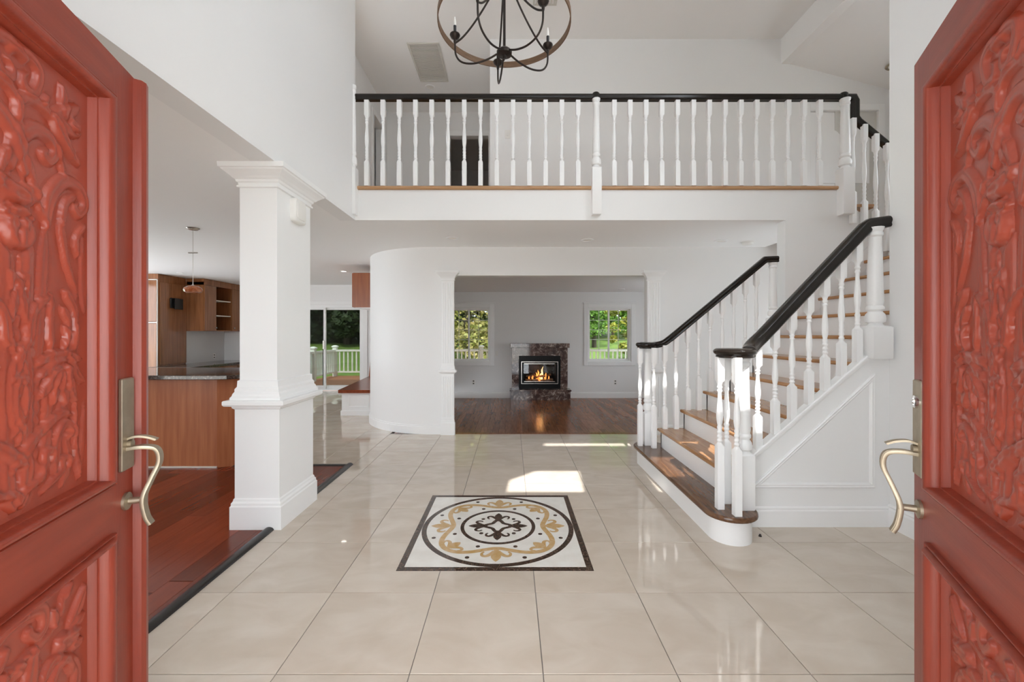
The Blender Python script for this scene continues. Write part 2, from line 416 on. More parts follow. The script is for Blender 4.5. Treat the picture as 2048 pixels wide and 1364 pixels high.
def plain_window(name, x0, x1, z0, z1, label, y=.40, nx=2):
    t = thing(name, ((x0+x1)/2, y, z0), label, 'window', kind='structure')
    f = MB()
    for a, b, c, d in ((x0, x1, z0, z0+.03), (x0, x1, z1-.03, z1), (x0, x0+.03, z0+.03, z1-.03), (x1-.03, x1, z0+.03, z1-.03)): f.box(a, b, y-.03, y+.03, c, d)
    build('window_frame', f, 'trim_white', t); w = (x1-x0-.06)/nx
    for k in range(nx):
        build('pane', MB().box(x0+.03+k*w, x0+.03+(k+1)*w, y-.003, y+.003, z0+.03, z1-.03), 'window_glass', t)
plain_window('window_3', *wA, 'small square window above the entrance doors', nx=1)
plain_window('window_4', *wB, 'square window high above the right entrance door', nx=1)
plain_window('window_5', *wC, 'low wide window under the hall ceiling', nx=1)
def added_side_window(name, x, y0, y1, z0, z1, label, n):  # for openings added out of view to let in more daylight
    t = thing(name, (x, (y0+y1)/2, z0), label, 'window', kind='structure'); f = MB()
    for a, b, c, d in ((y0, y1, z0, z0+.04), (y0, y1, z1-.04, z1), (y0, y0+.04, z0+.04, z1-.04), (y1-.04, y1, z0+.04, z1-.04)): f.box(x-.03, x+.03, a, b, c, d)
    build('window_frame', f, 'trim_white', t); w = (y1-y0-.08)/n
    for k in range(n): build('pane', MB().box(x-.003, x+.003, y0+.04+k*w, y0+.04+(k+1)*w, z0+.04, z1-.04), 'window_glass', t)
added_side_window('added_window_7', 2.62, .50, 2.10, 3.30, 5.0, 'tall unseen window added high in the right wall to brighten the upper hall', 2)  # added out of view for more sky light upstairs
added_side_window('added_window_10', 4.25, 7.0, 8.6, .70, 1.8, 'wide unseen window added in the side wall to light the fireplace room', 3)  # added out of view, brightens the fireplace room walls
added_side_window('added_window_11', -2.24, 4.5, 5.4, 3.4, 4.3, 'unseen window added in the side wall to light the upper corridor', 2)  # added out of view, brightens the corridor
added_side_window('added_window_12', 5.05, 4.45, 5.45, .30, 2.0, 'unseen window added behind the stairs to light the space under the balcony', 1)  # added out of view, lights the balcony underside and back wall
added_side_window('added_window_8', 5.05, 3.1, 4.3, 3.0, 3.9, 'unseen window added above the stair landing to light the stairs', 2)  # added out of view, lights the stairwell
added_side_window('added_window_9', -7.65, 3.6, 7.4, .05, 2.36, 'long unseen window added in the side wall to light the kitchen', 3)  # added out of view, brightens the kitchen ceiling
plain_window('added_window_6', -6.3, -3.6, .35, 2.30, 'wide unseen window added in the front wall to light the kitchen side', nx=3)  # added out of view for daylight on the kitchen side
struct('wall_upper_left', MB().box(-1.70, -1.545, .48, BY, CZ, TOP), 'wall_white', 'tall white upper wall above the white column')
struct('wall_right', wall_x(MB(), 2.56, 2.68, .48, 2.865, 0, TOP, .50, 2.10, 3.30, 5.0), 'wall_white', 'tall white wall at the right behind the red door')
struct('wall_stairwell_front', MB().box(2.68, 5.1, 2.765, 2.865, 0, TOP), 'wall_white', 'white wall in front of the upper stair landing')
struct('wall_stairwell', wall_x(wall_x(MB(), 5.0, 5.1, 2.865, 4.4, 0, TOP, 3.1, 4.3, 3.0, 3.9), 5.0, 5.1, 4.4, 5.6, 0, TOP, 4.45, 5.45, .30, 2.0), 'wall_white', 'white outer wall beside the upper stair landing')
struct('wall_kitchen_left', wall_x(MB(), -7.7, -7.6, .33, 9.9, 0, CZ, 3.6, 7.4, .05, 2.36).box(-7.6, -6.601, 8.60, 9.75, 0, CZ), 'backsplash', 'grey white kitchen wall behind the counter')
struct('wall_kitchen_back', wall_with_holes(MB(), -7.6, -2.15, 9.75, 9.9, 0, CZ, [(-5.2, -3.40, 0, 1.97)]), 'wall_white', 'white rear kitchen wall with the sliding glass door')
# curved wall
arc = [(-1.0 + 1.15*math.cos(a), 6.65 + 1.15*math.sin(a)) for a in [R(270 - 90*k/28) for k in range(29)]]
poly = [(-.75, 5.62), (-.75, 5.50), (-1.0, 5.50)] + arc[1:] + [(-2.15, 9.83), (-1.75, 9.83), (-1.75, 6.10), (-1.30, 5.70)]
struct('wall_curved', MB().prism(poly, 0, CZ, smooth=True), 'wall_white', 'white curved wall left of the wide opening')
# wall above and right of the wide opening
struct('wall_back', MB().box(-.75, 1.77, 5.50, 5.62, 2.06, CZ).box(1.77, 3.34, 5.50, 5.62, LZ, CZ).box(-.75, 1.77, 5.562, 5.62, CZ, 2.7), 'wall_white', 'white wall above and right of the wide opening to the fireplace room')
struct('wall_stair_side', MB().prism([(2.72, 0), (5.0, 0), (5.0, 2.20), (3.80, 2.20), (3.44, 2.52), (3.30, 2.62), (3.30, CZ), (2.72, CZ)], BY, BY+.13, axis='Y').box(3.3, 3.34, BY, BY+.13, 2.5, UF-.03), 'wall_white', 'white wall beside the stairs under the balcony end')
# upper level
struct('wall_landing_back', MB().box(3.341, 3.95, 5.60, 5.72, LZ, UF-.031).box(3.95, 4.85, 5.60, 5.72, LZ, 1.999), 'wall_white', 'white wall below the upper landing door')
struct('wall_upper_back', MB().box(-.278, 3.95, 5.60, 5.72, UF-.03, TOP).box(3.95, 4.85, 5.60, 5.72, 4.25, TOP).box(4.85, 5.1, 5.60, 5.72, LZ, TOP).box(3.95, 4.85, 5.66, 5.72, 2.0, 4.3).box(-.278, -.18, 5.72, 7.45, UF-.03, TOP), 'wall_white', 'white upper wall behind the balcony')
struct('ceiling', MB().box(-2.6, 3.57, .33, 10.2, TOP, TOP+.1).box(3.57, 5.1, 2.7, 5.7, TOP, TOP+.1), 'ceiling_white', 'flat white ceiling high above the hall')
struct('ceiling_sloped', MB().prism([(3.57, TOP), (3.57, 4.87), (3.69, 4.87), (4.9, 4.56), (5.1, 4.50), (5.1, TOP)], 2.7, 5.7, axis='Y'), 'ceiling_white', 'lower sloped ceiling over the stair landing at the right')
hall = MB().box(-2.30, -1.70, BY-.1, BY, UF, TOP)
for a, b, c, d in ((BY, 4.5, UF, TOP), (4.5, 5.4, UF, 3.4), (4.5, 5.4, 4.3, TOP), (5.4, 6.70, UF, TOP), (6.70, 7.20, 4.78, TOP), (7.20, 7.45, UF, TOP)): hall.box(-2.30, -2.18, a, b, c, d)
wall_with_holes(hall, -2.30, -.18, 7.45, 7.57, UF, TOP, [(-1.073, -.396, UF, 4.78)])
struct('wall_upper_hall', hall, 'wall_white', 'white walls of the upper corridor with two open doorways')
struct('wall_dark_rooms', MB().box(-3.6, -3.5, 6.3, 7.6, UF, TOP).box(-3.5, -2.3, 6.2, 6.3, UF, TOP).box(-3.5, -2.3, 7.6, 7.7, UF, TOP).box(-2.6, -2.5, 7.7, 10.2, UF, TOP).box(-.2, -.1, 7.57, 10.2, UF, TOP).box(-2.6, -.1, 10.1, 10.2, UF, TOP).box(-3.6, -2.6, 6.2, 7.7, UF-.05, UF-.02).box(-3.6, -2.3, 6.2, 7.7, TOP, TOP+.05), 'wall_white', 'unlit rooms beyond the upper corridor doorways')
# living room shell
LC = 2.275
struct('ceiling_living_room', MB().box(-1.20, 4.3, 5.62, 6.2, LC, LC+.1).box(-1.75, 4.3, 6.2, 9.9, LC, LC+.1), 'ceiling_white', 'grey white ceiling of the fireplace room')
W1, W2 = -.986, 2.286
hz0, hz1, hw = .66, 1.905, .50
struct('wall_living_room', wall_x(wall_with_holes(MB(), -1.9, 4.3, 9.83, 9.98, LZ-.05, LC, [(W1-hw, W1+hw, hz0, hz1), (W2-hw, W2+hw, hz0, hz1), (.28, 1.04, .1, .75)]), 4.2, 4.3, 5.62, 9.83, LZ-.05, LC, 7.0, 8.6, .70, 1.8), 'wall_white', 'grey white wall with the fireplace between two windows')
# outer envelope so that no daylight leaks in above the ceilings
struct('wall_outer', MB().box(-2.6, 5.1, 10.2, 10.3, 2.3, TOP+.1).box(4.3, 5.1, 5.62, 10.2, 2.25, TOP).box(-7.7, -1.7, .33, .48, 2.43, 2.75), 'siding', 'outside siding of the house')

# --- mouldings -------------------------------------------------------
def skirt(path, h=.115, t=.016):
    prof = [(0, 0), (t, 0), (t, h*.78), (t*.6, h*.86), (t*.75, h*.92), (t*.25, h), (0, h)]
    return [(a, b) for a, b in prof]
def baseboard(name, path, label, h=.115, t=.016, side=1):
    pr = [(a*side, b) for a, b in skirt(None, h, t)]
    return struct(name, MB().sweep(path, pr, smooth=False), 'trim_white', label)
baseboard('baseboard_right', [(2.56, .9, 0), (2.56, 2.865, 0)], 'white baseboard along the right wall', .15, .018, side=-1)
baseboard('baseboard_stair', [(1.58, 2.865, 0), (2.56, 2.865, 0)], 'white baseboard under the panelled stair side', .135, .016)
baseboard('baseboard_curved', [(-.90, 5.50, 0), (-1.0, 5.50, 0)] + [(x, y, 0) for x, y in arc[1:]] + [(-2.15, 6.8, 0)], 'white baseboard following the curved wall', .12, .018, side=-1)
baseboard('baseboard_back', [(1.95, 5.50, 0), (3.30, 5.50, 0)], 'white baseboard on the wall behind the stairs', .12)
baseboard('baseboard_living_room', [(-1.75, 9.83, LZ), (-.02, 9.83, LZ)], 'white baseboard left of the fireplace', .14)
baseboard('baseboard_fireplace_side', [(1.34, 9.83, LZ), (4.2, 9.83, LZ)], 'white baseboard right of the fireplace', .14)
# upper door casings
def casing(name, x0, x1, z0, z1, y, w, label, t=.02):
    mb = MB()
    for a, b, c, d in ((x0-w, x0, z0, z1+w), (x1, x1+w, z0, z1+w), (x0, x1, z1, z1+w)): mb.cbox(a, b, y-t, y, c, d, .004)
    return struct(name, mb, 'trim_white', label)
casing('trim_4', -1.073, -.396, UF, 4.78, 7.45, .085, 'white casing round the dark corridor doorway')
cz = MB()
for a, b, c, d in ((6.62, 6.70, UF, 4.86), (7.20, 7.28, UF, 4.86), (6.70, 7.20, 4.78, 4.86)): cz.cbox(-2.18, -2.16, a, b, c, d, .004)
struct('trim_5', cz, 'trim_white', 'white casing round the side doorway of the corridor')
d3 = thing('door_3', (4.4, 5.60, 2.21), 'white panelled door at the upper stair landing', 'door', kind='structure')
cs = MB()
for a, b, c, d in ((3.87, 3.95, 2.21, 4.33), (4.85, 4.93, 2.21, 4.33), (3.95, 4.85, 4.25, 4.33)): cs.cbox(a, b, 5.58, 5.60, c, d, .004)
build('door_casing', cs, 'trim_white', d3)
build('door_leaf', MB().box(3.955, 4.845, 5.625, 5.66, 2.215, 4.245), 'trim_white', d3)
for a0, b0 in ((4.05, 4.37), (4.43, 4.75)):
    ap = [(a0, 3.3), (b0, 3.3)] + [((a0+b0)/2 + (b0-a0)/2*math.cos(R(180*k/8)), 3.9 + .12*math.sin(R(180*k/8))) for k in range(9)]
    build('door_panel', MB().prism(ap, 5.615, 5.626, axis='Y'), 'trim_white', d3)
d4 = thing('door_4', (-.42, 7.6, UF), 'dark door standing open in the corridor doorway', 'door', kind='structure')
build('door_leaf', MB().box(-.40, -.36, 7.58, 8.25, UF+.01, 4.76), 'dark_door', d4)
build('door_handle', MB().lathe([(.012, 0), (.012, .04), (.022, .05), (.022, .07)], (-.47, 8.1, 3.75), 10, 'X').box(-.47, -.45, 8.0, 8.12, 3.74, 3.76), 'brass', d4)

# --- outdoors ----------------------------------------------------------
gp = []
for iy, y in enumerate([9.9, 14, 18, 24, 32, 44, 70]):
    z = [-.8, -.75, -.45, .20, .85, 1.6, 2.6][iy]
    gp.append([(-60, y, z), (-20, y, z), (0, y, z), (20, y, z), (60, y, z)])
lawn = MB().loft(gp, close=False, smooth=True)
struct('ground_lawn', lawn, 'grass', 'sloping green lawn behind the house')
struct('ground_front', MB().box(-40, 40, -40, .3, -.5, -.20), 'paving', 'pale paved forecourt before the entrance')
struct('floor_porch', MB().box(-3.5, 3.5, -2.6, .33, -.20, -.07).box(-.935, .81, .33, .48, -.2, -.012), 'paving', 'porch floor before the entrance doors')
struct('ceiling_porch', MB().box(-7.8, 5.2, -2.1, .33, 2.60, 2.75), 'siding', 'porch roof over the entrance')
struct('ceiling_deck_shade', MB().box(-2.9, 4.8, 9.98, 14.1, 2.60, 2.75).box(-2.9, -2.78, 13.9, 14.02, -.05, 2.6).box(4.6, 4.72, 13.9, 14.02, -.05, 2.6), 'siding', 'unseen roof added over the deck to shade the railing behind the fireplace room')  # added out of view to keep sky light off the railing
deck = struct('floor_deck', MB().box(-5.9, 4.6, 9.98, 13.75, -.20, -.09), 'soil', 'red brown timber deck outside the sliding door')
yy = 9.99
while yy < 13.7:
    build('deck_board', MB().box(-5.85, 4.55, yy, yy+.134, -.09, -.055), 'deck_board', deck); yy += .14

# ================================================================== STAIRS
RISE = UF / 15
def tread_x(k): return .9985 + .2265 * k
SY0, SY1 = 2.90, 4.185
stair = thing('staircase', (1.24, 3.5, 0), 'white staircase with honey oak treads rising to the right', 'staircase')
def round_prof(poly_in, z0, z1, r):
    """tread with rounded edge: polygons inset towards top and bottom"""
    return None
# first tread with a round nose at each end
def stadium(xl, xr, yn, yf, r, inset=0):
    pts = []
    for k in range(17):                       # near end, from left round to right
        a = R(180 + 180*k/16); pts.append((1.40 + (r-inset)*math.cos(a), yn + (r-inset)*math.sin(a)))
    if xr > 1.40 + r: pts += [(1.40 + r - inset, SY0), (xr, SY0), (xr, SY1), (1.40 + r - inset, SY1)]
    for k in range(17):
        a = R(0 + 180*k/16); pts.append((1.40 + (r-inset)*math.cos(a), yf + (r-inset)*math.sin(a)))
    return pts
Z1 = RISE
mb = MB(); rs = []
for z, i in ((Z1-.034, .008), (Z1-.028, .002), (Z1-.018, 0), (Z1-.006, .002), (Z1, .008)):
    rs.append([(x, y, z) for x, y in stadium(0, 0, 2.72, 4.25, .165, i)])
mb.loft(rs, smooth=True)
build('tread', mb, 'dark_tread', stair, 'dark brown bottom tread with rounded ends')
build('riser', MB().prism(stadium(0, 0, 2.72, 4.25, .13), 0, Z1-.034, smooth=True), 'trim_white', stair)
for k in range(2, 12):
    x = tread_x(k); z = RISE * k
    xe = x + .2265 + .03 if k < 11 else x + .217
    y1 = SY1 if x < 2.60 else BY
    prof = [(x+.006, z-.028), (x, z-.020), (x, z-.008), (x+.006, z), (xe, z), (xe, z-.028)]
    build('tread', MB().prism(prof, SY0 if x < 2.4 else 2.865, y1 + (.02 if x < 2.6 else 0), axis='Y'), 'oak_tread', stair)
    build('riser', MB().box(x+.028, x+.043, SY0 if x < 2.4 else 2.865, y1, z-RISE, z-.028), 'trim_white', stair)
    if x < 2.60:
        build('end_bracket', MB().box(x+.028, x+.2265+.06, y1-.02, y1+.002, max(0, z-RISE*1.9), z-.028), 'trim_white', stair)
# landing in front of the upper door and the upper flight
lower_stair = stair
stair = thing('upper_staircase', (4.2, 4.9, 2.1), 'short upper flight of oak steps between stair landing and balcony end', 'staircase')
build('landing', MB().box(3.80, 4.998, BY+.131, 5.599, 2.10, 2.21).box(tread_x(12), 4.998, 2.866, BY-.001, RISE*12-.028, RISE*12), 'oak_tread', stair)
build('riser', MB().box(tread_x(12)+.015, tread_x(12)+.03, 2.866, BY-.001, RISE*11, RISE*12-.029), 'trim_white', stair)
for k, x in ((13, 3.80), (14, 3.575)):
    z = RISE * k
    build('tread', MB().box(x-.2265, x+.03, BY-.03, 5.599, z-.028, z), 'oak_tread', stair)
    build('riser', MB().box(x-.015, x, BY+.131, 5.599, z-RISE, z-.028), 'trim_white', stair)
build('riser', MB().box(3.351, 3.366, BY+.131, 5.599, UF-RISE, UF-.03), 'trim_white', stair)
stair = lower_stair
# closed near string with panel
ST = lambda x: .4645 + (x - 1.605) * .869
build('stringer', MB().prism([(1.53, 0), (2.56, 0), (2.56, ST(2.56)-.03), (1.53, ST(1.53)-.03)], 2.865, 2.905, axis='Y'), 'trim_white', stair)
capp = [(-.032, -.03), (.032, -.03), (.036, -.016), (.036, -.006), (.030, 0), (-.030, 0), (-.036, -.006), (-.036, -.016)]
build('stringer_cap', MB().sweep([(1.53, 2.885, ST(1.53)), (2.50, 2.885, ST(2.50))], capp, smooth=False), 'trim_white', stair)
tri = [(1.62, .262), (2.456, .262), (2.456, 1.035)]
def inset_poly(p, d):
    out = []; n = len(p)
    for i in range(n):
        a, b, c = Vector(p[i-1]), Vector(p[i]), Vector(p[(i+1) % n])
        e1 = (b-a).normalized(); e2 = (c-b).normalized(); n1 = Vector((-e1.y, e1.x)); n2 = Vector((-e2.y, e2.x))
        m = (n1+n2); m = m / (m.dot(n1)); out.append(tuple(b + m*d))
    return out
mo = MB(); rr = []
for d, h in ((0, 0), (0, .010), (.006, .016), (.014, .012), (.022, .014), (.030, .006), (.034, 0)):
    rr.append([(x, 2.865-h, z) for x, z in inset_poly(tri, d)])
mo.loft(rr, caps=False)
build('panel_moulding', mo, 'trim_white', stair)
sk = MB().sweep([(2.56, 4.195, ST(2.56)+.05), (3.72, 4.195, ST(3.72)+.02)], [(-.004, -.16), (.004, -.16), (.004, .0), (-.004, 0)], smooth=False)
build('wall_skirt', sk, 'trim_white', stair)

# ------------------------------------------------------------------ turned posts
def ring16(kind, r):
    """16 points: on a circle or on a square of half width r"""
    out = []
    for i in range(16):
        a = 2*math.pi*i/16
        if kind == 'o': out.append((r*math.cos(a), r*math.sin(a)))
        else:
            c, s_ = math.cos(a), math.sin(a); m = r / max(abs(c), abs(s_)); 
            out.append((c*m, s_*m))
    return out
TURN = [(0,.0185),(.03,.012),(.06,.0172),(.09,.0122),(.125,.0172),(.16,.0122),(.195,.0172),(.23,.0122),(.27,.0165),(.30,.0125),(.34,.016),(.42,.0198),(.50,.0200),(.62,.0165),(.74,.0125),(.83,.0112),(.86,.0165),(.89,.012),(.92,.017),(.95,.0125),(1,.0185)]
def sqring(r, z, c=.12):
    q = r*(1-c); return None
def baluster_mesh(h, hb=.24, ht=.15, w=.0215):
    mb = MB(); rings = []
    def sq(z): rings.append([(x, y, z) for x, y in ring16('s', w)])
    def ci(z, r): rings.append([(x, y, z) for x, y in ring16('o', r)])
    sq(0); sq(hb); 
    t0, t1 = hb + .012, h - ht - .012
    for t, r in TURN: ci(t0 + (t1-t0)*t, r)
    sq(h - ht); sq(h)
    mb.loft(rings, smooth=True)
    m, c = mb.mesh('baluster', center=False); fix_normals(m); m.set_sharp_from_angle(angle=R(38)); m.materials.append(MAT['trim_white'])
    return m
BC = {}
def baluster(parent, x, y, z0, z1, hb=.24, ht=.15):
    key = (round(z1-z0, 2), hb)
    if key not in BC: BC[key] = baluster_mesh(key[0], hb, ht)
    return share('baluster', BC[key], parent, (x, y, z0))
NTURN = [(0,.036),(.02,.030),(.035,.044),(.07,.047),(.11,.043),(.14,.031),(.16,.040),(.185,.040),(.20,.034),(.24,.038),(.90,.029),(.915,.036),(.94,.036),(.955,.030),(.975,.038),(1,.040)]
def newel(parent, x, y, z0, zs, z1, w=.045, name='newel_post', scale=1.0):
    mb = MB(); rings = []
    sq = lambda z, q=1: rings.append([(x+a, y+b, z) for a, b in ring16('s', w*q)])
    ci = lambda z, r: rings.append([(x+a, y+b, z) for a, b in ring16('o', r)])
    sq(z0, .93); sq(z0+.006); sq(zs); sq(zs+.008, .86)
    for t, r in NTURN: ci(zs+.014 + (z1-zs-.014)*t, r*scale)
    mb.loft(rings, smooth=True)
    return build(name, mb, 'trim_white', parent, smooth_angle=38)
RAILP = [(-.024,-.030),(.024,-.030),(.030,-.022),(.027,-.010),(.033,.004),(.033,.014),(.026,.026),(.012,.032),(-.012,.032),(-.026,.026),(-.033,.014),(-.033,.004),(-.027,-.010),(-.030,-.022)]

# --- balcony balustrade
bal = thing('balustrade', (.9, BY, UF), 'white turned balustrade with black rail along the balcony edge', 'balustrade')
build('handrail', MB().sweep([(-1.545, 4.19, 3.638), (3.32, 4.19, 3.638), (3.385, 4.19, 3.638), (3.405, 4.19, 3.60), (3.405, 4.19, 3.44), (3.43, 4.19, 3.405), (3.72, 4.19, 3.165), (4.2, 4.19, 2.77)], RAILP, lat=(0, -1, 0)), 'rail_black', bal, 'black handrail')
for i in range(14):
    baluster(bal, -1.425 + i*.1606, 4.19, UF, 3.615, .235, .15)
    baluster(bal, 1.02 + i*.1563, 4.19, UF, 3.615, .235, .15)
newel(bal, .838, 4.165, 2.47, 2.925, 3.61)
newel(bal, 3.285, 4.165, 2.47, 2.92, 3.61, w=.055, scale=1.2)
newel(bal, -1.56, 4.165, 2.47, 2.925, 3.74)
for x in (.838, 3.285): build('rail_collar', MB().lathe([(.036, -.035), (.040, -.02), (.040, .03), (.030, .042), (.0, .046)], (x, 4.185, 3.638), 14), 'rail_black', bal)
for i, x in enumerate((3.365, 3.476, 3.588, 3.70)):
    baluster(bal, x, 4.168, 2.39 - i*.092, 3.42 - max(0, x-3.40)*.83, .30, .16)

# --- stair balustrades
def volute_disc(mb, cx, cy, z, r):
    pr = [(r*.80, -.030), (r*.88, -.026), (r*.86, -.012), (r*.98, .0), (r, .012), (r*.94, .024), (r*.85, .030), (0, .031)]
    mb.lathe([(0, -.030)] + pr, (cx, cy, z), 28)
nb = thing('stair_balustrade', (2.0, 2.885, 0), 'white turned stair balustrade nearest the panelled stair side, black rail', 'balustrade')
NZ = lambda x: 1.266 + (x - 1.688) * 1.055
mb = MB()
path = catmull([(1.53, 2.72, 1.185), (1.575, 2.80, 1.195), (1.64, 2.855, 1.235), (1.70, 2.88, NZ(1.70))], 5) + [Vector((2.40, 2.88, NZ(2.40))), Vector((2.44, 2.88, 2.045)), Vector((2.56, 2.88, 2.062))]
mb.sweep(path, [(a*1.25, b*1.25) for a, b in RAILP]); 
build('handrail', mb, 'rail_black', nb, 'black handrail')
vd = MB(); volute_disc(vd, 1.425, 2.70, 1.178, .125)
build('volute', vd, 'rail_black', nb, 'black round scroll end of the rail')
for x in (1.68, 1.799, 1.914, 2.03, 2.139, 2.251, 2.36): baluster(nb, x, 2.885, ST(x)-.012, NZ(x)-.022, .22, .15)
for x, y in ((1.335, 2.71), (1.425, 2.80), (1.39, 2.605)): baluster(nb, x, y, Z1, 1.155, .40, .15)
newel(nb, 1.492, 2.715, Z1, .53, 1.152, w=.047, scale=1.05)
newel(nb, 2.466, 2.868, 1.135, 1.345, 2.02, w=.066, scale=1.25)
fb = thing('stair_balustrade', (2.0, 4.17, 0), 'white turned stair balustrade on the far side, ending at the wall edge, black rail', 'balustrade')
FZ = lambda x: 1.240 + (x - 1.55) * .833
path = catmull([(1.30, 4.25, 1.186), (1.42, 4.24, 1.186), (1.50, 4.19, 1.205), (1.57, 4.17, FZ(1.57))], 5) + [Vector((2.50, 4.17, FZ(2.50))), Vector((2.535, 4.17, 2.032)), Vector((2.62, 4.17, 2.036))]
build('handrail', MB().sweep(path, [(a*1.1, b*1.0) for a, b in RAILP]), 'rail_black', fb, 'black handrail')
vd = MB(); volute_disc(vd, 1.36, 4.25, 1.184, .105)
build('volute', vd, 'rail_black', fb, 'black round scroll end of the rail')
for x, k in ((1.512, 2), (1.622, 2), (1.738, 3), (1.846, 3), (1.96, 4), (2.078, 4), (2.19, 5), (2.304, 5), (2.413, 6)):
    baluster(fb, x, 4.165, RISE*k, FZ(x)-.02, .20 + .11*((k*.2265+.9985+.15) < x), .15)
for x, y in ((1.29, 4.235), (1.40, 4.15)): baluster(fb, x, y, Z1, 1.165, .40, .15)
newel(fb, 1.378, 4.27, Z1, .50, 1.162, w=.043)
newel(fb, 2.578, 4.17, RISE*7, 1.45, 2.00, w=.045)

# ================================================================== COLUMN AND PILASTERS
col = thing('column', (-1.70, 3.08, 0), 'large square white column with moulded cap between plank floor and tiles', 'column')
def lev(z, g, b=(-1.829, -1.577, 2.856, 3.325)): return (z, b[0]-g, b[1]+g, b[2]-g, b[3]+g)
lo_ = (-1.846, -1.547, 2.83, 3.31)
build('base', MB().rects([lev(0, .022, lo_), lev(.150, .022, lo_), lev(.158, .016, lo_), lev(.172, .016, lo_), lev(.184, .008, lo_), lev(.196, .006, lo_), lev(.204, 0, lo_)]), 'trim_white', col)
build('lower_shaft', MB().rects([lev(.204, 0, lo_), lev(.80, 0, lo_)]), 'trim_white', col)
build('ledge', MB().rects([lev(.795, 0, lo_), lev(.806, .012, lo_), lev(.816, .014, lo_), lev(.822, .045, lo_), lev(.832, .052, lo_), lev(.852, .052, lo_), lev(.858, .048, lo_), lev(.8585, .015, lo_)]), 'trim_white', col)
build('upper_base', MB().rects([lev(.858, .042), lev(.874, .042), lev(.884, .034), lev(.90, .030), lev(.912, .022), lev(.930, .022), lev(.945, .012), lev(.985, .010), lev(.990, 0)]), 'trim_white', col)
build('upper_shaft', MB().rects([lev(.985, 0), lev(2.30, 0)]), 'trim_white', col)
build('capital', MB().rects([lev(2.285, 0), lev(2.288, .014), lev(2.300, .014), lev(2.304, .006), lev(2.318, .008), lev(2.324, .016), lev(2.338, .020), lev(2.344, .030), lev(2.356, .040), lev(2.372, .058), lev(2.386, .076), lev(2.394, .080), lev(2.398, .090), lev(CZ-.001, .092)]), 'trim_white', col)
def pilaster(x0, x1, label, ret):
    t = thing('pilaster', ((x0+x1)/2, 5.49, 0), label, 'pilaster')
    y0, y1 = 5.455, 5.50
    xa, xb = (x0, x1) if ret < 0 else (x0, x1)
    def L(z, g): return (z, xa-g, xb+g, y0-g, 5.4995)
    build('base', MB().rects([L(0, .012), L(.15, .012), L(.165, .006), L(.185, .004), L(.19, 0)]), 'trim_white', t)
    sh = MB().rects([L(.188, 0), L(.79, 0)]); build('lower_shaft', sh, 'trim_white', t)
    build('ledge', MB().rects([L(.785, 0), L(.795, .01), L(.806, .026), L(.812, .034), L(.832, .034), L(.838, .026), L(.85, .012), L(.885, .004), L(.89, 0)]), 'trim_white', t)
    build('upper_shaft', MB().rects([L(.888, 0), L(1.99, 0)]), 'trim_white', t)
    build('capital', MB().rects([L(1.985, 0), L(1.99, .010), L(2.0, .010), L(2.005, .004), L(2.02, .008), L(2.04, .020), L(2.065, .045), L(2.08, .058), L(2.085, .066), L(2.11, .068)]), 'trim_white', t)
    n = 5; w = x1 - x0
    for k in range(n):
        cx = x0 + w*(k+.5+.0)/n
        for a, b in ((.23, .75), (.92, 1.96)):
            build('reed', MB().loft([[(cx-.008, y0, z), (cx-.005, y0-.004, z), (cx, y0-.006, z), (cx+.005, y0-.004, z), (cx+.008, y0, z)] for z in (a, b)], smooth=True), 'trim_white', t)
pilaster(-.895, -.735, 'white fluted pilaster at the left jamb of the wide opening', -1)
pilaster(1.757, 1.925, 'white fluted pilaster at the right jamb of the wide opening', 1)
sq = thing('chime_box', (-1.577, 3.10, 2.10), 'white rounded wall box high on the white column', 'wall box')
bxp = []
for k in range(20):
    a = 2*math.pi*k/20; c, s_ = math.cos(a), math.sin(a)
    bxp.append((3.105 + .085*math.copysign(abs(c)**.35, c), 2.195 + .088*math.copysign(abs(s_)**.35, s_)))
rr = [[(-1.577+d, 3.105+(y-3.105)*q, 2.195+(z-2.195)*q) for y, z in bxp] for d, q in ((0, 1), (.028, 1), (.036, .95), (.040, .86))]
build('body', MB().loft(rr, smooth=True), 'white_plastic', sq)
build('cover', MB().loft([[(-1.577+d, 3.105+(y-3.105)*q, 2.195+(z-2.195)*q) for y, z in bxp] for d, q in ((.038, .72), (.045, .70), (.046, .6))], smooth=True), 'white_plastic', sq)

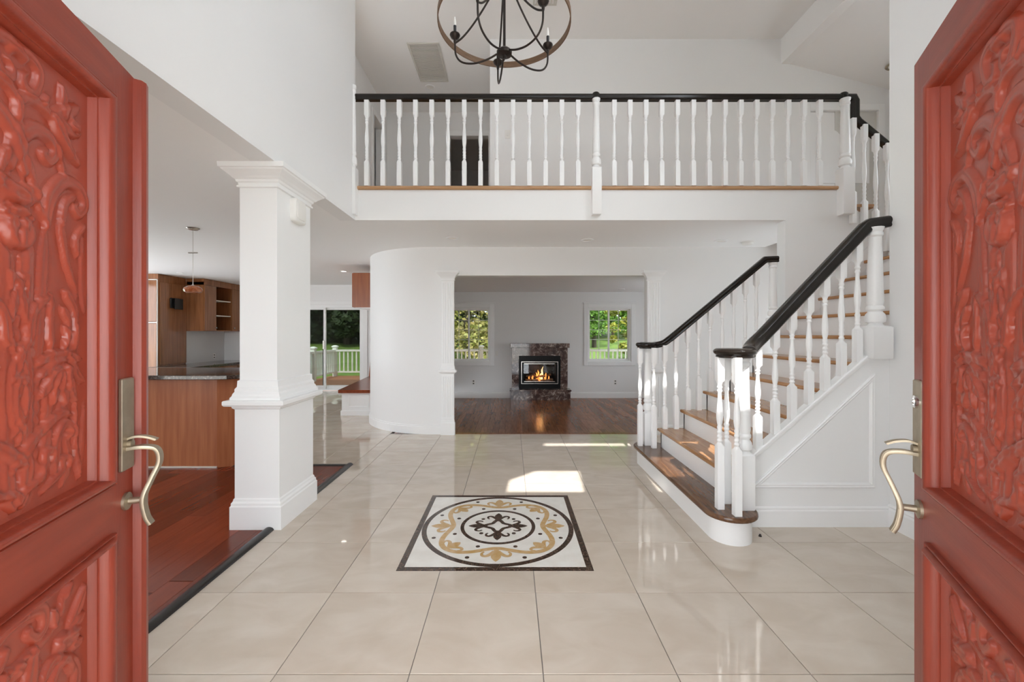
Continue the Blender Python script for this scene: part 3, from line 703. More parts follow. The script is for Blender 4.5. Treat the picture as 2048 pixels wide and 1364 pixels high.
# ================================================================== ENTRANCE DOORS
DW, DH, DT = .88, 2.10, .055
STROKES = [[0.02, 0.008, [0.459, 1.897], [0.419, 1.914], [0.386, 1.906], [0.377, 1.883], [0.394, 1.841], [0.42, 1.838], [0.427, 1.859], [0.412, 1.874]], [0.012, 0.016, [0.443, 1.747], [0.439, 1.792], [0.412, 1.82], [0.352, 1.819], [0.31, 1.784], [0.275, 1.749]], [0.028, 0.01, [0.459, 1.653], [0.446, 1.702], [0.419, 1.741], [0.383, 1.763], [0.344, 1.76], [0.326, 1.735], [0.348, 1.705], [0.368, 1.715], [0.352, 1.73]], [0.008, 0.008, [0.323, 1.754], [0.306, 1.712], [0.297, 1.69]], [0.012, 0.006, [0.412, 1.688], [0.39, 1.622], [0.364, 1.56]], [0.026, 0.01, [0.356, 1.55], [0.344, 1.619], [0.297, 1.674], [0.242, 1.677], [0.217, 1.641], [0.242, 1.609], [0.261, 1.622], [0.245, 1.636]], [0.012, 0.01, [0.306, 1.568], [0.291, 1.623], [0.254, 1.652]], [0.014, 0.006, [0.31, 1.574], [0.288, 1.478], [0.248, 1.399]], [0.01, 0.01, [0.217, 1.584], [0.251, 1.543], [0.247, 1.498]], [0.012, 0.006, [0.459, 1.327], [0.443, 1.399], [0.419, 1.426], [0.419, 1.395]], [0.018, 0.008, [0.412, 1.278], [0.397, 1.349], [0.345, 1.391]], [0.016, 0.006, [0.291, 1.405], [0.261, 1.359], [0.258, 1.268]], [0.014, 0.006, [0.3, 1.363], [0.279, 1.323], [0.297, 1.269]], [0.01, 0.01, [0.34, 1.391], [0.344, 1.325], [0.34, 1.262]], [0.016, 0.01, [0.459, 1.286], [0.432, 1.23], [0.422, 1.149], [0.446, 1.054]], [0.014, 0.01, [0.459, 1.202], [0.435, 1.191], [0.432, 1.134], [0.456, 1.084]], [0.02, 0.008, [0.459, 1.011], [0.396, 1.064], [0.316, 1.105], [0.266, 1.095]], [0.018, 0.008, [0.329, 0.973], [0.32, 1.052], [0.289, 1.08], [0.261, 1.052], [0.284, 1.044]], [0.014, 0.006, [0.418, 0.955], [0.366, 0.985], [0.362, 1.026], [0.337, 1.022], [0.341, 0.996]], [0.012, 0.006, [0.366, 0.937], [0.307, 0.967], [0.303, 0.994], [0.278, 0.99], [0.282, 0.968]], [0.01, 0.006, [0.241, 0.933], [0.256, 1.044], [0.253, 1.13]], [0.012, 0.006, [0.439, 0.935], [0.429, 0.959], [0.381, 0.972], [0.373, 1.005]], [0.01, 0.006, [0.261, 1.263], [0.259, 1.31], [0.253, 1.323]], [0.012, 0.006, [0.294, 1.251], [0.287, 1.29], [0.294, 1.322]], [0.022, 0.008, [0.459, 0.692], [0.418, 0.699], [0.369, 0.669], [0.362, 0.628], [0.385, 0.614], [0.411, 0.64], [0.4, 0.647]], [0.012, 0.01, [0.418, 0.597], [0.377, 0.591], [0.333, 0.603]], [0.016, 0.008, [0.307, 0.497], [0.316, 0.548], [0.28, 0.548], [0.241, 0.516]], [0.018, 0.008, [0.452, 0.57], [0.432, 0.59], [0.407, 0.589]], [0.02, 0.008, [0.366, 0.502], [0.333, 0.522], [0.289, 0.49], [0.27, 0.444]], [0.01, 0.01, [0.311, 0.614], [0.298, 0.657], [0.28, 0.682]]]
PETALS = [[[0.302, 1.838], [0.306, 1.905], 0.03], [[0.332, 1.824], [0.248, 1.884], 0.04], [[0.319, 1.811], [0.239, 1.817], 0.034], [[0.336, 1.815], [0.245, 1.738], 0.044], [[0.275, 1.832], [0.242, 1.835], 0.03], [[0.459, 1.597], [0.381, 1.625], 0.05], [[0.459, 1.568], [0.401, 1.556], 0.035], [[0.459, 1.53], [0.412, 1.508], 0.06], [[0.459, 1.541], [0.439, 1.492], 0.05], [[0.368, 1.829], [0.353, 1.857], 0.014], [[0.287, 1.251], [0.387, 1.232], 0.03], [[0.287, 1.251], [0.236, 1.235], 0.026], [[0.284, 1.238], [0.225, 1.177], 0.03], [[0.294, 1.232], [0.383, 1.199], 0.03], [[0.291, 1.219], [0.377, 1.154], 0.036], [[0.291, 1.219], [0.337, 1.136], 0.036], [[0.291, 1.219], [0.294, 1.129], 0.036], [[0.291, 1.219], [0.256, 1.133], 0.032], [[0.275, 0.571], [0.221, 0.639], 0.04], [[0.28, 0.555], [0.226, 0.573], 0.036], [[0.316, 0.557], [0.243, 0.54], 0.05], [[0.329, 0.6], [0.337, 0.646], 0.022], [[0.27, 0.516], [0.231, 0.509], 0.03], [[0.294, 0.654], [0.275, 0.682], 0.026]]
import numpy as np
def _poly(pts, k=10): return np.array([(p.x, p.y) for p in catmull([(q[0], q[1]) for q in pts], k)])
def carved_surface(z0, z1, X, Y, d=.0036):
    """low relief of lilies and scrolling stems as one fine grid over the panel"""
    ns = int(round(.48/d)); nz = int(round((z1-z0)/d))
    S, Z = np.meshgrid(np.linspace(.20, .68, ns+1), np.linspace(z0, z1, nz+1))
    H = np.zeros_like(S)
    def stamp(P, w, h, rib=True, lines=0):
        nonlocal H
        lo = P.min(0) - w.max()*2; hi = P.max(0) + w.max()*2
        iy = np.where((Z[:, 0] >= lo[1]) & (Z[:, 0] <= hi[1]))[0]; ix = np.where((S[0] >= lo[0]) & (S[0] <= hi[0]))[0]
        if len(iy) == 0 or len(ix) == 0: return
        sl = (slice(iy[0], iy[-1]+1), slice(ix[0], ix[-1]+1)); s_, z_ = S[sl], Z[sl]
        dd = np.hypot(s_[..., None]-P[:, 0], z_[..., None]-P[:, 1]); q = dd / w
        k = q.argmin(-1); qm = q.min(-1); f = k/(len(P)-1.0)
        t = np.gradient(P, axis=0); t /= np.linalg.norm(t, axis=1)[:, None] + 1e-9
        side = ((s_-P[k, 0])*-t[k, 1] + (z_-P[k, 1])*t[k, 0]) / w[k]
        body = h*np.sqrt(np.clip(1-np.clip(qm, 0, 1)**3, 0, 1))
        if rib: body = body - h*.28*np.exp(-(side/.22)**2)
        if lines: body = body - h*.13*(1+np.cos(side*math.pi*lines))
        old = H[sl]; base = np.where(qm < 1.0, np.maximum(old*.45, 0) + body, old)
        H[sl] = np.where((qm >= 1.0) & (qm < 1.45), old - .0022*(1.45-qm)/.45, base)
    def stroke(pts, w0, w1, h=.0100):
        pts = [(min(max(a, .212), .668), min(max(b, z0+.010), z1-.010)) for a, b in pts]
        P = _poly(pts); f = np.linspace(0, 1, len(P))
        w = (w0+(w1-w0)*f)*.62*np.minimum(1, np.minimum(.35+f*5, .25+(1-f)*4)) + .002
        for m_ in (0, 1):
            Q = P.copy()
            if m_: Q[:, 0] = .88 - Q[:, 0]
            stamp(Q, w, h)
    def petal(a, b, w, h=.0115, lines=2):
        a, b = np.array(a), np.array(b); t = b-a; n = np.array((-t[1], t[0]))/(np.hypot(*t)+1e-9)
        f = np.linspace(0, 1, 22); P = a + t*f[:, None] + n*(w*.14*np.sin(f*3))[:, None]
        ww = w*.5*np.sin(np.pi*(f*.84+.10))**.8*(1-.2*f) + .0015
        for m_ in (0, 1):
            Q = P.copy()
            if m_: Q[:, 0] = .88 - Q[:, 0]
            stamp(Q, ww, h, rib=False, lines=lines)
    if z1 > 1.5:
        for top in ((.46, 1.64), (.356, 1.56), (.25, 1.40), (.34, 1.26), (.41, 1.28), (.40, 1.54)):
            x, z = top; stroke([(.43, z0+.02), (.42+(x-.44)*.15, 1.00), (.44+(x-.44)*.75, z-.28), (x+.006, z-.10), (x, z)], .034, .022, .0055)
        stroke([(.24, .93), (.222, 1.02), (.214, 1.12)], .02, .010, .0045)
        stroke([(.215, 1.36), (.225, 1.46), (.22, 1.56)], .02, .010, .005)
        stroke([(.30, .93), (.275, .985), (.285, 1.04), (.262, 1.06)], .022, .010, .006)
    for st in STROKES:
        pts = st[2:]
        if z0 < pts[len(pts)//2][1] < z1: stroke(pts, st[0]*1.35, st[1]*1.35)
    for a, b, w in PETALS:
        if z0 < a[1] < z1 and z0 < b[1] < z1: petal(a, b, w*1.15)
    if z1 < 1:
        stroke([(.44, .23), (.36, .27), (.28, .34), (.25, .44), (.30, .50), (.34, .46), (.31, .43)], .036, .014)
        stroke([(.44, .26), (.40, .36), (.41, .47), (.37, .55)], .028, .012)
        stroke([(.42, .24), (.33, .235), (.25, .25), (.225, .31), (.25, .33)], .030, .012)
        for q in (((.30, .30), (.22, .26), .05), ((.27, .38), (.215, .36), .044), ((.42, .50), (.40, .60), .05), ((.36, .36), (.33, .44), .04)): petal(*q)
    edge = np.minimum(np.minimum(S-.20, .68-S), np.minimum(Z-z0, z1-Z)); H = np.where(edge < .006, 0, H)
    H[1:-1, 1:-1] = (H[1:-1, 1:-1]*4 + H[:-2, 1:-1] + H[2:, 1:-1] + H[1:-1, :-2] + H[1:-1, 2:])/8
    mb = MB(); w_ = ns+1
    mb.v = [(X(float(s_)), Y(-.0158+float(h)), float(z)) for s_, z, h in zip(S.ravel(), Z.ravel(), H.ravel())]
    mb.f = [(j*w_+i, j*w_+i+1, (j+1)*w_+i+1, (j+1)*w_+i) for j in range(nz) for i in range(ns)]
    mb.sm = [True]*len(mb.f)
    return mb
def entrance_door(name, hinge, ang, sg, label, lock):
    """sg: side of the leaf (local y) that faces the doorway"""
    d = thing(name, (hinge[0], hinge[1], 0), label, 'door', rotz=R(ang), kind='structure')
    X = lambda s: DW - s
    F = DT/2                                   # face offset
    def Y(h): return sg*(F + h)
    # stiles and rails around two panel openings
    sx = (.118, .762)
    ups, low = (.867, 1.985), (.16, .729)
    for a, b in ((0, sx[0]), (sx[1], DW)): build('stile', MB().box(X(a), X(b), -F, F, .01, DH), 'door_red', d)
    for a, b in ((.01, low[0]), (low[1], ups[0]), (ups[1], DH)): build('rail', MB().box(X(sx[0]), X(sx[1]), -F, F, a, b), 'door_red_rail', d)
    for (z0, z1), (i0, i1) in ((ups, (.908, 1.934)), (low, (.205, .697))):
        fr = MB(); rings = []
        for q, h in ((0, 0), (0, .010), (.03, .013), (.08, .0145), (.12, .013), (.15, .010), (.19, .0105), (.25, .018), (.33, .0235), (.42, .0265), (.52, .0265), (.61, .0235), (.68, .017), (.73, .009), (.76, .002), (.80, 0), (.87, 0), (.91, -.004), (.95, -.010), (1, -.016)):
            a0 = sx[0] + (.20-sx[0])*q; a1 = sx[1] - (.20-sx[0])*q; b0 = z0 + (i0-z0)*q; b1 = z1 + (i1-z1)*q
            rings.append([(X(a0), Y(h), b0), (X(a1), Y(h), b0), (X(a1), Y(h), b1), (X(a0), Y(h), b1)])
        fr.loft(rings, caps=False, smooth=True)
        build('panel_moulding', fr, 'door_red', d, smooth_angle=44)
        pn = build('panel', MB().box(X(.19), X(.69), Y(-.016), Y(-.034), i0-.02, i1+.02), 'door_carving', d)
        cv = carved_surface(i0, i1, X, Y)
        build('carving', cv, 'door_carving', pn, 'carved lilies and scrolling stems', smooth_angle=70)
    if sg < 0:                                 # meeting strip on the free edge
        build('astragal', MB().loft([[(X(.010), Y(.0), z), (X(.004), Y(.020), z), (X(-.012), Y(.026), z), (X(-.034), Y(.022), z), (X(-.038), Y(.004), z), (X(-.036), Y(-.012), z), (X(-.001), Y(-.012), z)] for z in (.012, DH-.004)]), 'door_red', d, 'projecting meeting strip')
    else:
        build('strike_plate', MB().box(X(-.001), X(.0), -.012, .012, 1.62, 1.80), 'black_plastic', d)
    # handle set
    h = build('handle_plate', MB().cbox(X(.022), X(.090), Y(0), Y(.010), .892, 1.167, .003), 'brass', d, 'long brass handle plate')
    pa = catmull([(X(.056), Y(.008), .955), (X(.052), Y(.045), .957), (X(.042), Y(.075), .945), (X(.036), Y(.080), .905), (X(.042), Y(.062), .855), (X(.050), Y(.045), .80), (X(.046), Y(.050), .745), (X(.040), Y(.060), .715)], 5)
    build('pull_handle', MB().sweep(pa, [(-.013, -.005), (.013, -.005), (.0145, 0), (.013, .005), (.006, .0035), (.0045, .006), (-.0045, .006), (-.006, .0035), (-.013, .005), (-.0145, 0)], lat=(1, 0, 0)), 'brass', h, 'curved brass pull handle')
    th = catmull([(X(.054), Y(.008), .984), (X(.052), Y(.03), .990), (X(.047), Y(.055), .985), (X(.040), Y(.075), .974)], 4)
    build('thumb_latch', MB().sweep(th, [(-.010, -.003), (.010, -.003), (.010, .003), (-.010, .003)], lat=(1, 0, 0)), 'brass', h)
    build('lower_post', MB().lathe([(.0, 0), (.026, 0), (.026, sg*.007), (.010, sg*.010), (.009, sg*.050), (.0, sg*.050)], (X(.050), Y(0), .795), 16, 'Y'), 'brass', d)
    build('knob_boss', MB().lathe([(.0, 0), (.013, 0), (.013, sg*.012), (.0, sg*.014)], (X(.054), Y(.008), .968), 12, 'Y'), 'brass', h)
    if lock: build('lock_cylinder', MB().lathe([(0, 0), (.019, 0), (.018, sg*.007), (.012, sg*.008), (.012, sg*.004), (0, sg*.004)], (X(.056), Y(.009), 1.105), 18, 'Y'), 'chrome', h, 'round steel keyhole')
    return d
entrance_door('door_1', (-.933, .482), 90+18.1, -1, 'open carved red entrance door at the left with brass pull handle', False)
entrance_door('door_2', (.8085, .476), 90-28.4, 1, 'open carved red entrance door at the right with steel keyhole', True)

# ================================================================== FLOOR MEDALLION
MX, MY, MH = -.088, 2.866, .543
med = thing('floor_medallion', (MX, MY, 0), 'square inlaid marble medallion in cream, gold and dark brown on the floor', 'medallion')
ZF, ZP = .0010, .0018
build('field', MB().box(MX-MH+.035, MX+MH-.035, MY-MH+.035, MY+MH-.035, 0, ZF), 'cream_stone', med, 'cream stone field')
b0 = MB(); i = MH-.036
b0.box(MX-MH, MX+MH, MY-MH, MY-i, 0, ZP).box(MX-MH, MX+MH, MY+i, MY+MH, 0, ZP).box(MX-MH, MX-i, MY-i, MY+i, 0, ZP).box(MX+i, MX+MH, MY-i, MY+i, 0, ZP)
build('border', b0, 'emperador', med, 'dark brown marble border')
def flat_ring(r0, r1, n=96):
    mb = MB(); rings = []
    for r, z in ((r1, ZF-.0005), (r1, ZP), (r0, ZP), (r0, ZF-.0005)):
        rings.append([(MX+r*math.cos(2*math.pi*k/n), MY+r*math.sin(2*math.pi*k/n), z) for k in range(n)])
    return mb.loft(rings, caps=False)
build('outer_ring', flat_ring(.474, .506), 'emperador', med)
build('inner_ring', flat_ring(.228, .252), 'emperador', med)
def flat_ribbon(mb, pts, w):
    mb.z = getattr(mb, 'z', ZP) + .00015; ZP_ = mb.z
    P = [Vector(p) for p in pts]; n = len(P); L_, R_ = [], []
    for i, p in enumerate(P):
        t = (P[min(i+1, n-1)] - P[max(i-1, 0)]).normalized(); nn = Vector((-t.y, t.x)); ww = w(i/(n-1))/2
        L_.append(p + nn*ww); R_.append(p - nn*ww)
    vs = [(q.x, q.y, ZP_) for q in L_] + [(q.x, q.y, ZP_) for q in R_]
    mb.add(vs, [(i, i+1, n+i+1, n+i) for i in range(n-1)])
def flat_poly(mb, pts):
    mb.z = getattr(mb, 'z', ZP) + .00015
    mb.add([(p[0], p[1], mb.z) for p in pts], [tuple(range(len(pts)))])
def fleur(r0, r1, ang, sgn, m, wid=.05):
    """a fleur-de-lis with its base at radius r0 and its tip at r1"""
    mb = MB(); c, s_ = math.cos(ang), math.sin(ang)
    T = lambda u, v: (MX + c*u - s_*v, MY + s_*u + c*v)
    Lg = r1 - r0
    pet = []
    for k in range(13): f = k/12; pet.append((r0 + Lg*(.28 + .72*f), wid*.5*math.sin(math.pi*f)**.75*(1-.35*f)))
    flat_poly(mb, [T(u, v) for u, v in pet] + [T(u, -v) for u, v in pet[::-1][1:-1]])
    flat_poly(mb, [T(r0, wid*.22), T(r0 + Lg*.36, wid*.2), T(r0 + Lg*.36, -wid*.2), T(r0, -wid*.22)])
    for q in (-1, 1):
        pts = [T(r0 + Lg*a, q*wid*b) for a, b in ((.22, .10), (.42, .42), (.58, .80), (.55, 1.12), (.38, 1.18), (.26, 1.0))]
        flat_ribbon(mb, [tuple(p) for p in catmull(pts, 5)], lambda f: wid*.46*(1-.65*f))
    build('fleur', mb, m, med)
for k in range(8):
    a = R(45*k)
    if k % 2 == 0: fleur(.305, .452, a, 1, 'gold_stone', .072)
    else: fleur(.425, .320, a, 1, 'gold_stone', .066)
sc_ = MB(); NP = 160
flat_ribbon(sc_, [(MX + (.368-.066*math.cos(4*t))*math.cos(t + .10*math.sin(8*t)*0), MY + (.368-.066*math.cos(4*t))*math.sin(t)) for t in [2*math.pi*k/NP for k in range(NP+1)]], lambda f: .034)
build('scroll', sc_, 'gold_stone', med, 'winding gold marble scroll')
for k in range(4):
    a = R(90*k); fleur(.070, .200, a, 1, 'emperador', .062)
    c4 = MB(); pts = []
    for j in range(9):
        t = j/8; b = a + R(90)*t; r = .098 - .045*math.sin(math.pi*t); pts.append((MX + r*math.cos(b), MY + r*math.sin(b)))
    flat_ribbon(c4, pts, lambda f: .026); build('scroll', c4, 'emperador', med)
def dot(r, a, q=.0135):
    build('dot', MB().lathe([(q, ZF-.0004), (q, ZP), (0, ZP)], (MX+r*math.cos(a), MY+r*math.sin(a), 0), 14), 'emperador', med)
for k in range(8): dot(.438, R(22.5+45*k)); dot(.300, R(22.5+45*k))
for k in range(4): dot(.150, R(45+90*k))

# ================================================================== CHANDELIER
CX, CY = -.045, 2.86
ch = thing('chandelier', (CX, CY, TOP), 'round wood ring chandelier with bronze orb arms and candle bulbs', 'chandelier')
rz, rr_ = 3.40, .447
ringp = [[(CX+r*math.cos(2*math.pi*k/72), CY+r*math.sin(2*math.pi*k/72), z) for k in range(72)] for r, z in ((rr_, rz-.022), (rr_, rz+.022), (rr_-.007, rz+.022), (rr_-.007, rz-.022), (rr_, rz-.022))]
build('wood_ring', MB().loft(ringp, caps=False, smooth=False), 'ring_wood', ch, 'brown wood ring')
build('hub', MB().lathe([(0, 3.165), (.012, 3.166), (.014, 3.18), (.050, 3.186), (.052, 3.205), (.036, 3.222), (.012, 3.228), (0, 3.228)], (CX, CY, 0), 20), 'bronze', ch)
build('stem', MB().lathe([(.009, 3.22), (.009, TOP-.02), (.06, TOP-.018), (.065, TOP)], (CX, CY, 0), 12), 'bronze', ch)
build('finial', MB().tube([(CX, CY, 3.175), (CX, CY, 3.15), (CX-.012, CY, 3.135), (CX-.020, CY, 3.15)], .004), 'bronze', ch)
for k in range(5):
    a = R(27 + 72*k); c, s_ = math.cos(a), math.sin(a); T = lambda r, z: (CX + c*r, CY + s_*r, z)
    pa = catmull([T(.045, 3.198), T(.12, 3.165), T(.21, 3.148), T(.295, 3.165), T(.338, 3.22), T(.345, 3.312)], 5)
    arm = build('arm', MB().tube(pa, .0065), 'bronze', ch)
    ho = catmull([T(.345, 3.300), T(.29, 3.335), T(.22, 3.41), T(.14, 3.52), T(.07, 3.64), T(.010, 3.80)], 5)
    build('orb_rib', MB().tube(ho, .0065), 'bronze', ch)
    a2 = a + R(36); c2, s2 = math.cos(a2), math.sin(a2)
    cx, cy = CX + c*.345, CY + s_*.345; dz_ = .05
    build('cup', MB().lathe([(.008, 3.25), (.010, 3.262), (.010, 3.275), (.028, 3.288), (.036, 3.305), (.034, 3.312), (.008, 3.310)], (cx, cy, dz_), 16), 'bronze', arm)
    build('candle_sleeve', MB().lathe([(.010, 3.305), (.0105, 3.37), (0, 3.37)], (cx, cy, dz_), 12), 'candle_sleeve', arm)
    build('bulb', MB().lathe([(.006, 3.368), (.009, 3.385), (.0085, 3.40), (.004, 3.425), (0, 3.437)], (cx, cy, dz_), 10), 'bulb_glass', arm)

# ================================================================== FIREPLACE
fp = thing('fireplace', (.66, 9.70, LZ), 'dark veined marble fireplace with raised hearth and black gas insert', 'fireplace')
x0, x1 = .02, 1.30
sur = wall_with_holes(MB(), x0, x1, 9.72, 9.83, .045, .99, [(.18, 1.135, .045, .80)])
build('surround', sur, 'rosso_marble', fp)
build('mantel', MB().cbox(-.015, 1.34, 9.67, 9.83, .985, 1.085, .006), 'rosso_marble', fp)
build('hearth', MB().box(-.01, 1.335, 9.50, 9.83, LZ, .012), 'rosso_marble', fp)
build('hearth_slab', MB().cbox(-.03, 1.355, 9.48, 9.83, .010, .046, .005), 'rosso_marble', fp)
ins = wall_with_holes(MB(), .18, 1.135, 9.70, 9.74, .046, .80, [(.29, 1.03, .20, .62)])
bf = build('firebox', ins, 'fire_black', fp, 'black metal insert')
build('firebox_liner', MB().box(.27, 1.05, 10.06, 10.08, .15, .70).box(.27, .29, 9.74, 10.06, .15, .70).box(1.03, 1.05, 9.74, 10.06, .15, .70).box(.27, 1.05, 9.74, 10.08, .12, .16).box(.27, 1.05, 9.74, 10.08, .66, .70), 'fire_black', fp)
fr = MB()
for a, b, c, d in ((.235, 1.08, .655, .668), (.235, 1.08, .158, .171), (.235, .248, .171, .655), (1.067, 1.08, .171, .655), (.30, 1.0, .612, .628), (.30, 1.0, .205, .220)): fr.box(a, b, 9.688, 9.702, c, d)
build('trim_frame', fr, 'steel', bf, 'thin steel frame')
build('glass_pane', MB().box(.29, 1.03, 9.715, 9.719, .20, .62), 'fire_glass', fp)
def log_mesh(p0, p1, r):
    P0, P1 = Vector(p0), Vector(p1); rn = random.Random(int(p0[0]*1000)); 
    pts = [P0.lerp(P1, t/6) + Vector((rn.uniform(-.006, .006), rn.uniform(-.006, .006), rn.uniform(-.006, .006))) for t in range(7)]
    return MB().tube(pts, r, 9, r*.85)
fire = thing('log_set', (.66, 9.88, .16), 'burning gas logs behind the fireplace glass', 'fire logs')
for p0, p1, r in (((.34, 9.86, .215), (.98, 9.90, .215), .045), ((.36, 9.80, .20), (.62, 9.95, .235), .036), ((.70, 9.80, .20), (.97, 9.94, .24), .036), ((.42, 9.92, .30), (.80, 9.84, .33), .032), ((.56, 9.85, .29), (.93, 9.93, .345), .030), ((.36, 9.90, .31), (.55, 9.84, .36), .024)):
    build('log', log_mesh(p0, p1, r), 'log_bark', fire)
build('ember_bed', MB().lathe([(.0, .0), (.14, .0), (.12, .015), (.05, .022), (0, .02)], (.66, 9.89, .161), 18), 'ember', fire)
def flame(x, y, z, h, w, m):
    rings = []
    for k in range(7):
        f = k/6; q = w*math.sin(math.pi*(.12+.86*f))**1.0*(1-.55*f) + .001; ox = .02*math.sin(f*5 + x*20)*f*(h/.2)
        rings.append([(x+ox+q*math.cos(2*math.pi*j/8), y+q*.6*math.sin(2*math.pi*j/8), z+h*f) for j in range(8)])
    build('flame', MB().loft(rings, smooth=True), m, fire)
for x, y, z, h, w, m in ((.70, 9.87, .22, .17, .050, 'flame_core'), (.735, 9.90, .32, .22, .022, 'flame_core'), (.60, 9.86, .24, .17, .035, 'flame'), (.80, 9.86, .24, .16, .034, 'flame'), (.50, 9.85, .24, .11, .025, 'flame'), (.66, 9.83, .21, .10, .040, 'flame'), (.88, 9.87, .25, .08, .02, 'flame'), (.42, 9.86, .25, .07, .02, 'flame'), (.64, 9.90, .34, .12, .02, 'flame')):
    flame(x, y, z, h, w, m)
fl = bpy.data.lights.new('fire_glow', 'POINT'); fl.energy = 1.0; fl.color = (1, .45, .15); fl.shadow_soft_size = .08
flo = bpy.data.objects.new('fire_glow', fl); COL.objects.link(flo); flo.location = (.66, 9.80, .42)

# ================================================================== LIVING ROOM WINDOWS
def living_window(name, cx, label):
    t = thing(name, (cx, 9.83, hz0), label, 'window', kind='structure')
    cs = MB()
    a, b = cx-hw, cx+hw; w = .095
    for q in ((a-w, a, hz0-w, hz1+w), (b, b+w, hz0-w, hz1+w), (a, b, hz1, hz1+w), (a, b, hz0-w, hz0)): cs.cbox(q[0], q[1], 9.805, 9.83, q[2], q[3], .006)
    build('casing', cs, 'trim_white', t)
    build('head_strip', MB().cbox(a-w-.02, b+w+.02, 9.79, 9.83, hz1+w, hz1+w+.035, .005), 'trim_white', t)
    jm = MB()
    for q in ((a, a+.02, hz0, hz1), (b-.02, b, hz0, hz1), (a+.02, b-.02, hz1-.02, hz1), (a+.02, b-.02, hz0, hz0+.025)): jm.box(q[0], q[1], 9.83, 9.97, q[2], q[3])
    build('jamb', jm, 'trim_white', t)
    mid = (a+b)/2
    for sa, sb, y in ((a+.02, mid+.018, 9.915), (mid-.018, b-.02, 9.945)):
        za, zb = hz0+.025, hz1-.02; st = .036
        f = MB()
        for q in ((sa, sa+st, za, zb), (sb-st, sb, za, zb), (sa+st, sb-st, za, za+st), (sa+st, sb-st, zb-st, zb)): f.box(q[0], q[1], y-.014, y+.014, q[2], q[3])
        s_ = build('sash', f, 'trim_white', t)
        g0, g1, k0, k1 = sa+st, sb-st, za+st, zb-st
        for ix in range(2):
            for iz in range(5):
                build('pane', MB().box(g0+(g1-g0)*ix/2, g0+(g1-g0)*(ix+1)/2, y-.002, y+.002, k0+(k1-k0)*iz/5, k0+(k1-k0)*(iz+1)/5), 'dimming_glass', s_)
        build('muntin', MB().box((g0+g1)/2-.005, (g0+g1)/2+.005, y-.006, y+.006, k0, k1), 'trim_white', s_)
        for iz in range(1, 5):
            z = k0+(k1-k0)*iz/5; build('muntin', MB().box(g0, g1, y-.006, y+.006, z-.005, z+.005), 'trim_white', s_)
living_window('window_1', W1, 'white sliding window left of the fireplace')
living_window('window_2', W2, 'white sliding window right of the fireplace')

# ================================================================== SLIDING DOOR
sl = thing('door_5', (-4.3, 9.78, 0), 'white framed sliding glass door to the deck', 'door', kind='structure')
f = MB()
for q in ((-5.2, -5.14, 0, 1.97), (-3.46, -3.40, 0, 1.97), (-5.14, -3.46, 1.91, 1.97), (-5.14, -3.46, 0, .03)): f.box(q[0], q[1], 9.74, 9.90, q[2], q[3])
build('door_frame', f, 'trim_white', sl)
c_ = MB()
for q in ((-5.30, -5.2, 0, 2.06), (-3.40, -3.30, 0, 2.06), (-5.2, -3.40, 1.97, 2.06)): c_.cbox(q[0], q[1], 9.728, 9.75, q[2], q[3], .005)
build('door_casing', c_, 'trim_white', sl)
for xa, xb, y in ((-5.14, -4.28, 9.80), (-4.37, -3.46, 9.85)):
    p = MB()
    for q in ((xa, xa+.05, .03, 1.91), (xb-.05, xb, .03, 1.91), (xa+.05, xb-.05, 1.86, 1.91), (xa+.05, xb-.05, .03, .11)): p.box(q[0], q[1], y-.02, y+.02, q[2], q[3])
    pp_ = build('sliding_panel', p, 'trim_white', sl)
    build('pane', MB().box(xa+.05, xb-.05, y-.003, y+.003, .11, 1.86), 'door_glass', pp_)
build('door_latch', MB().cbox(-4.345, -4.30, 9.765, 9.785, .95, 1.15, .004), 'steel', sl)

# ================================================================== KITCHEN
isl = thing('kitchen_island', (-3.9, 4.5, 0), 'long wooden kitchen island behind the white column', 'kitchen island')
ib = [(-5.5, 4.12), (-2.86, 4.12), (-2.66, 4.20), (-2.58, 4.40), (-2.62, 4.86), (-5.5, 4.86)]
build('body', MB().prism(ib, .0, .868), 'island_wood', isl)
build('toe_strip', MB().prism([(-5.5, 4.108), (-2.855, 4.108), (-2.86, 4.122), (-5.5, 4.122)], .001, .014), 'edge_strip', isl)
ic = [(-5.6, 4.0)] + [(-2.83, 4.0), (-2.70, 4.02), (-2.58, 4.09), (-2.50, 4.20), (-2.47, 4.35), (-2.50, 4.96)] + [(-5.6, 4.96)]
wt = MB(); rs = []
for z, k in ((.868, 1), (.872, 0), (.903, 0), (.908, 1)):
    rs.append([(x + (-.004 if x > -4 else .004)*k, y + (.004 if y < 4.4 else -.004)*k, z) for x, y in ic])
wt.loft(rs)
build('island_worktop', wt, 'granite', None, 'dark speckled granite worktop on the kitchen island', 'worktop')
pc = thing('tall_cabinet', (-7.1, 8.2, 0), 'tall glossy wood cabinet with pale edge strips at the kitchen end wall', 'cabinet')
build('body', MB().box(-7.55, -6.60, 7.92, 8.598, 0, CZ-.003), 'cabinet_wood', pc)
for z0, z1 in ((.10, 1.495), (1.535, 2.30)): build('door_panel', MB().cbox(-7.5, -6.615, 7.895, 7.92, z0, z1, .004), 'cabinet_wood', pc)
for z0, z1 in ((1.508, 1.522), (2.310, 2.325)): build('edge_strip', MB().box(-7.5, -6.615, 7.90, 7.92, z0, z1), 'edge_strip', pc)
build('edge_strip', MB().box(-6.612, -6.602, 7.90, 7.921, .1, 2.32), 'edge_strip', pc)
build('side_panel', MB().cbox(-6.60, -6.585, 7.95, 8.595, .72, 2.28, .003), 'cabinet_wood', pc)
uc = thing('wall_cabinet', (-6.4, 9.15, 1.36), 'glossy wood wall cabinet with open shelves over the counter', 'cabinet')
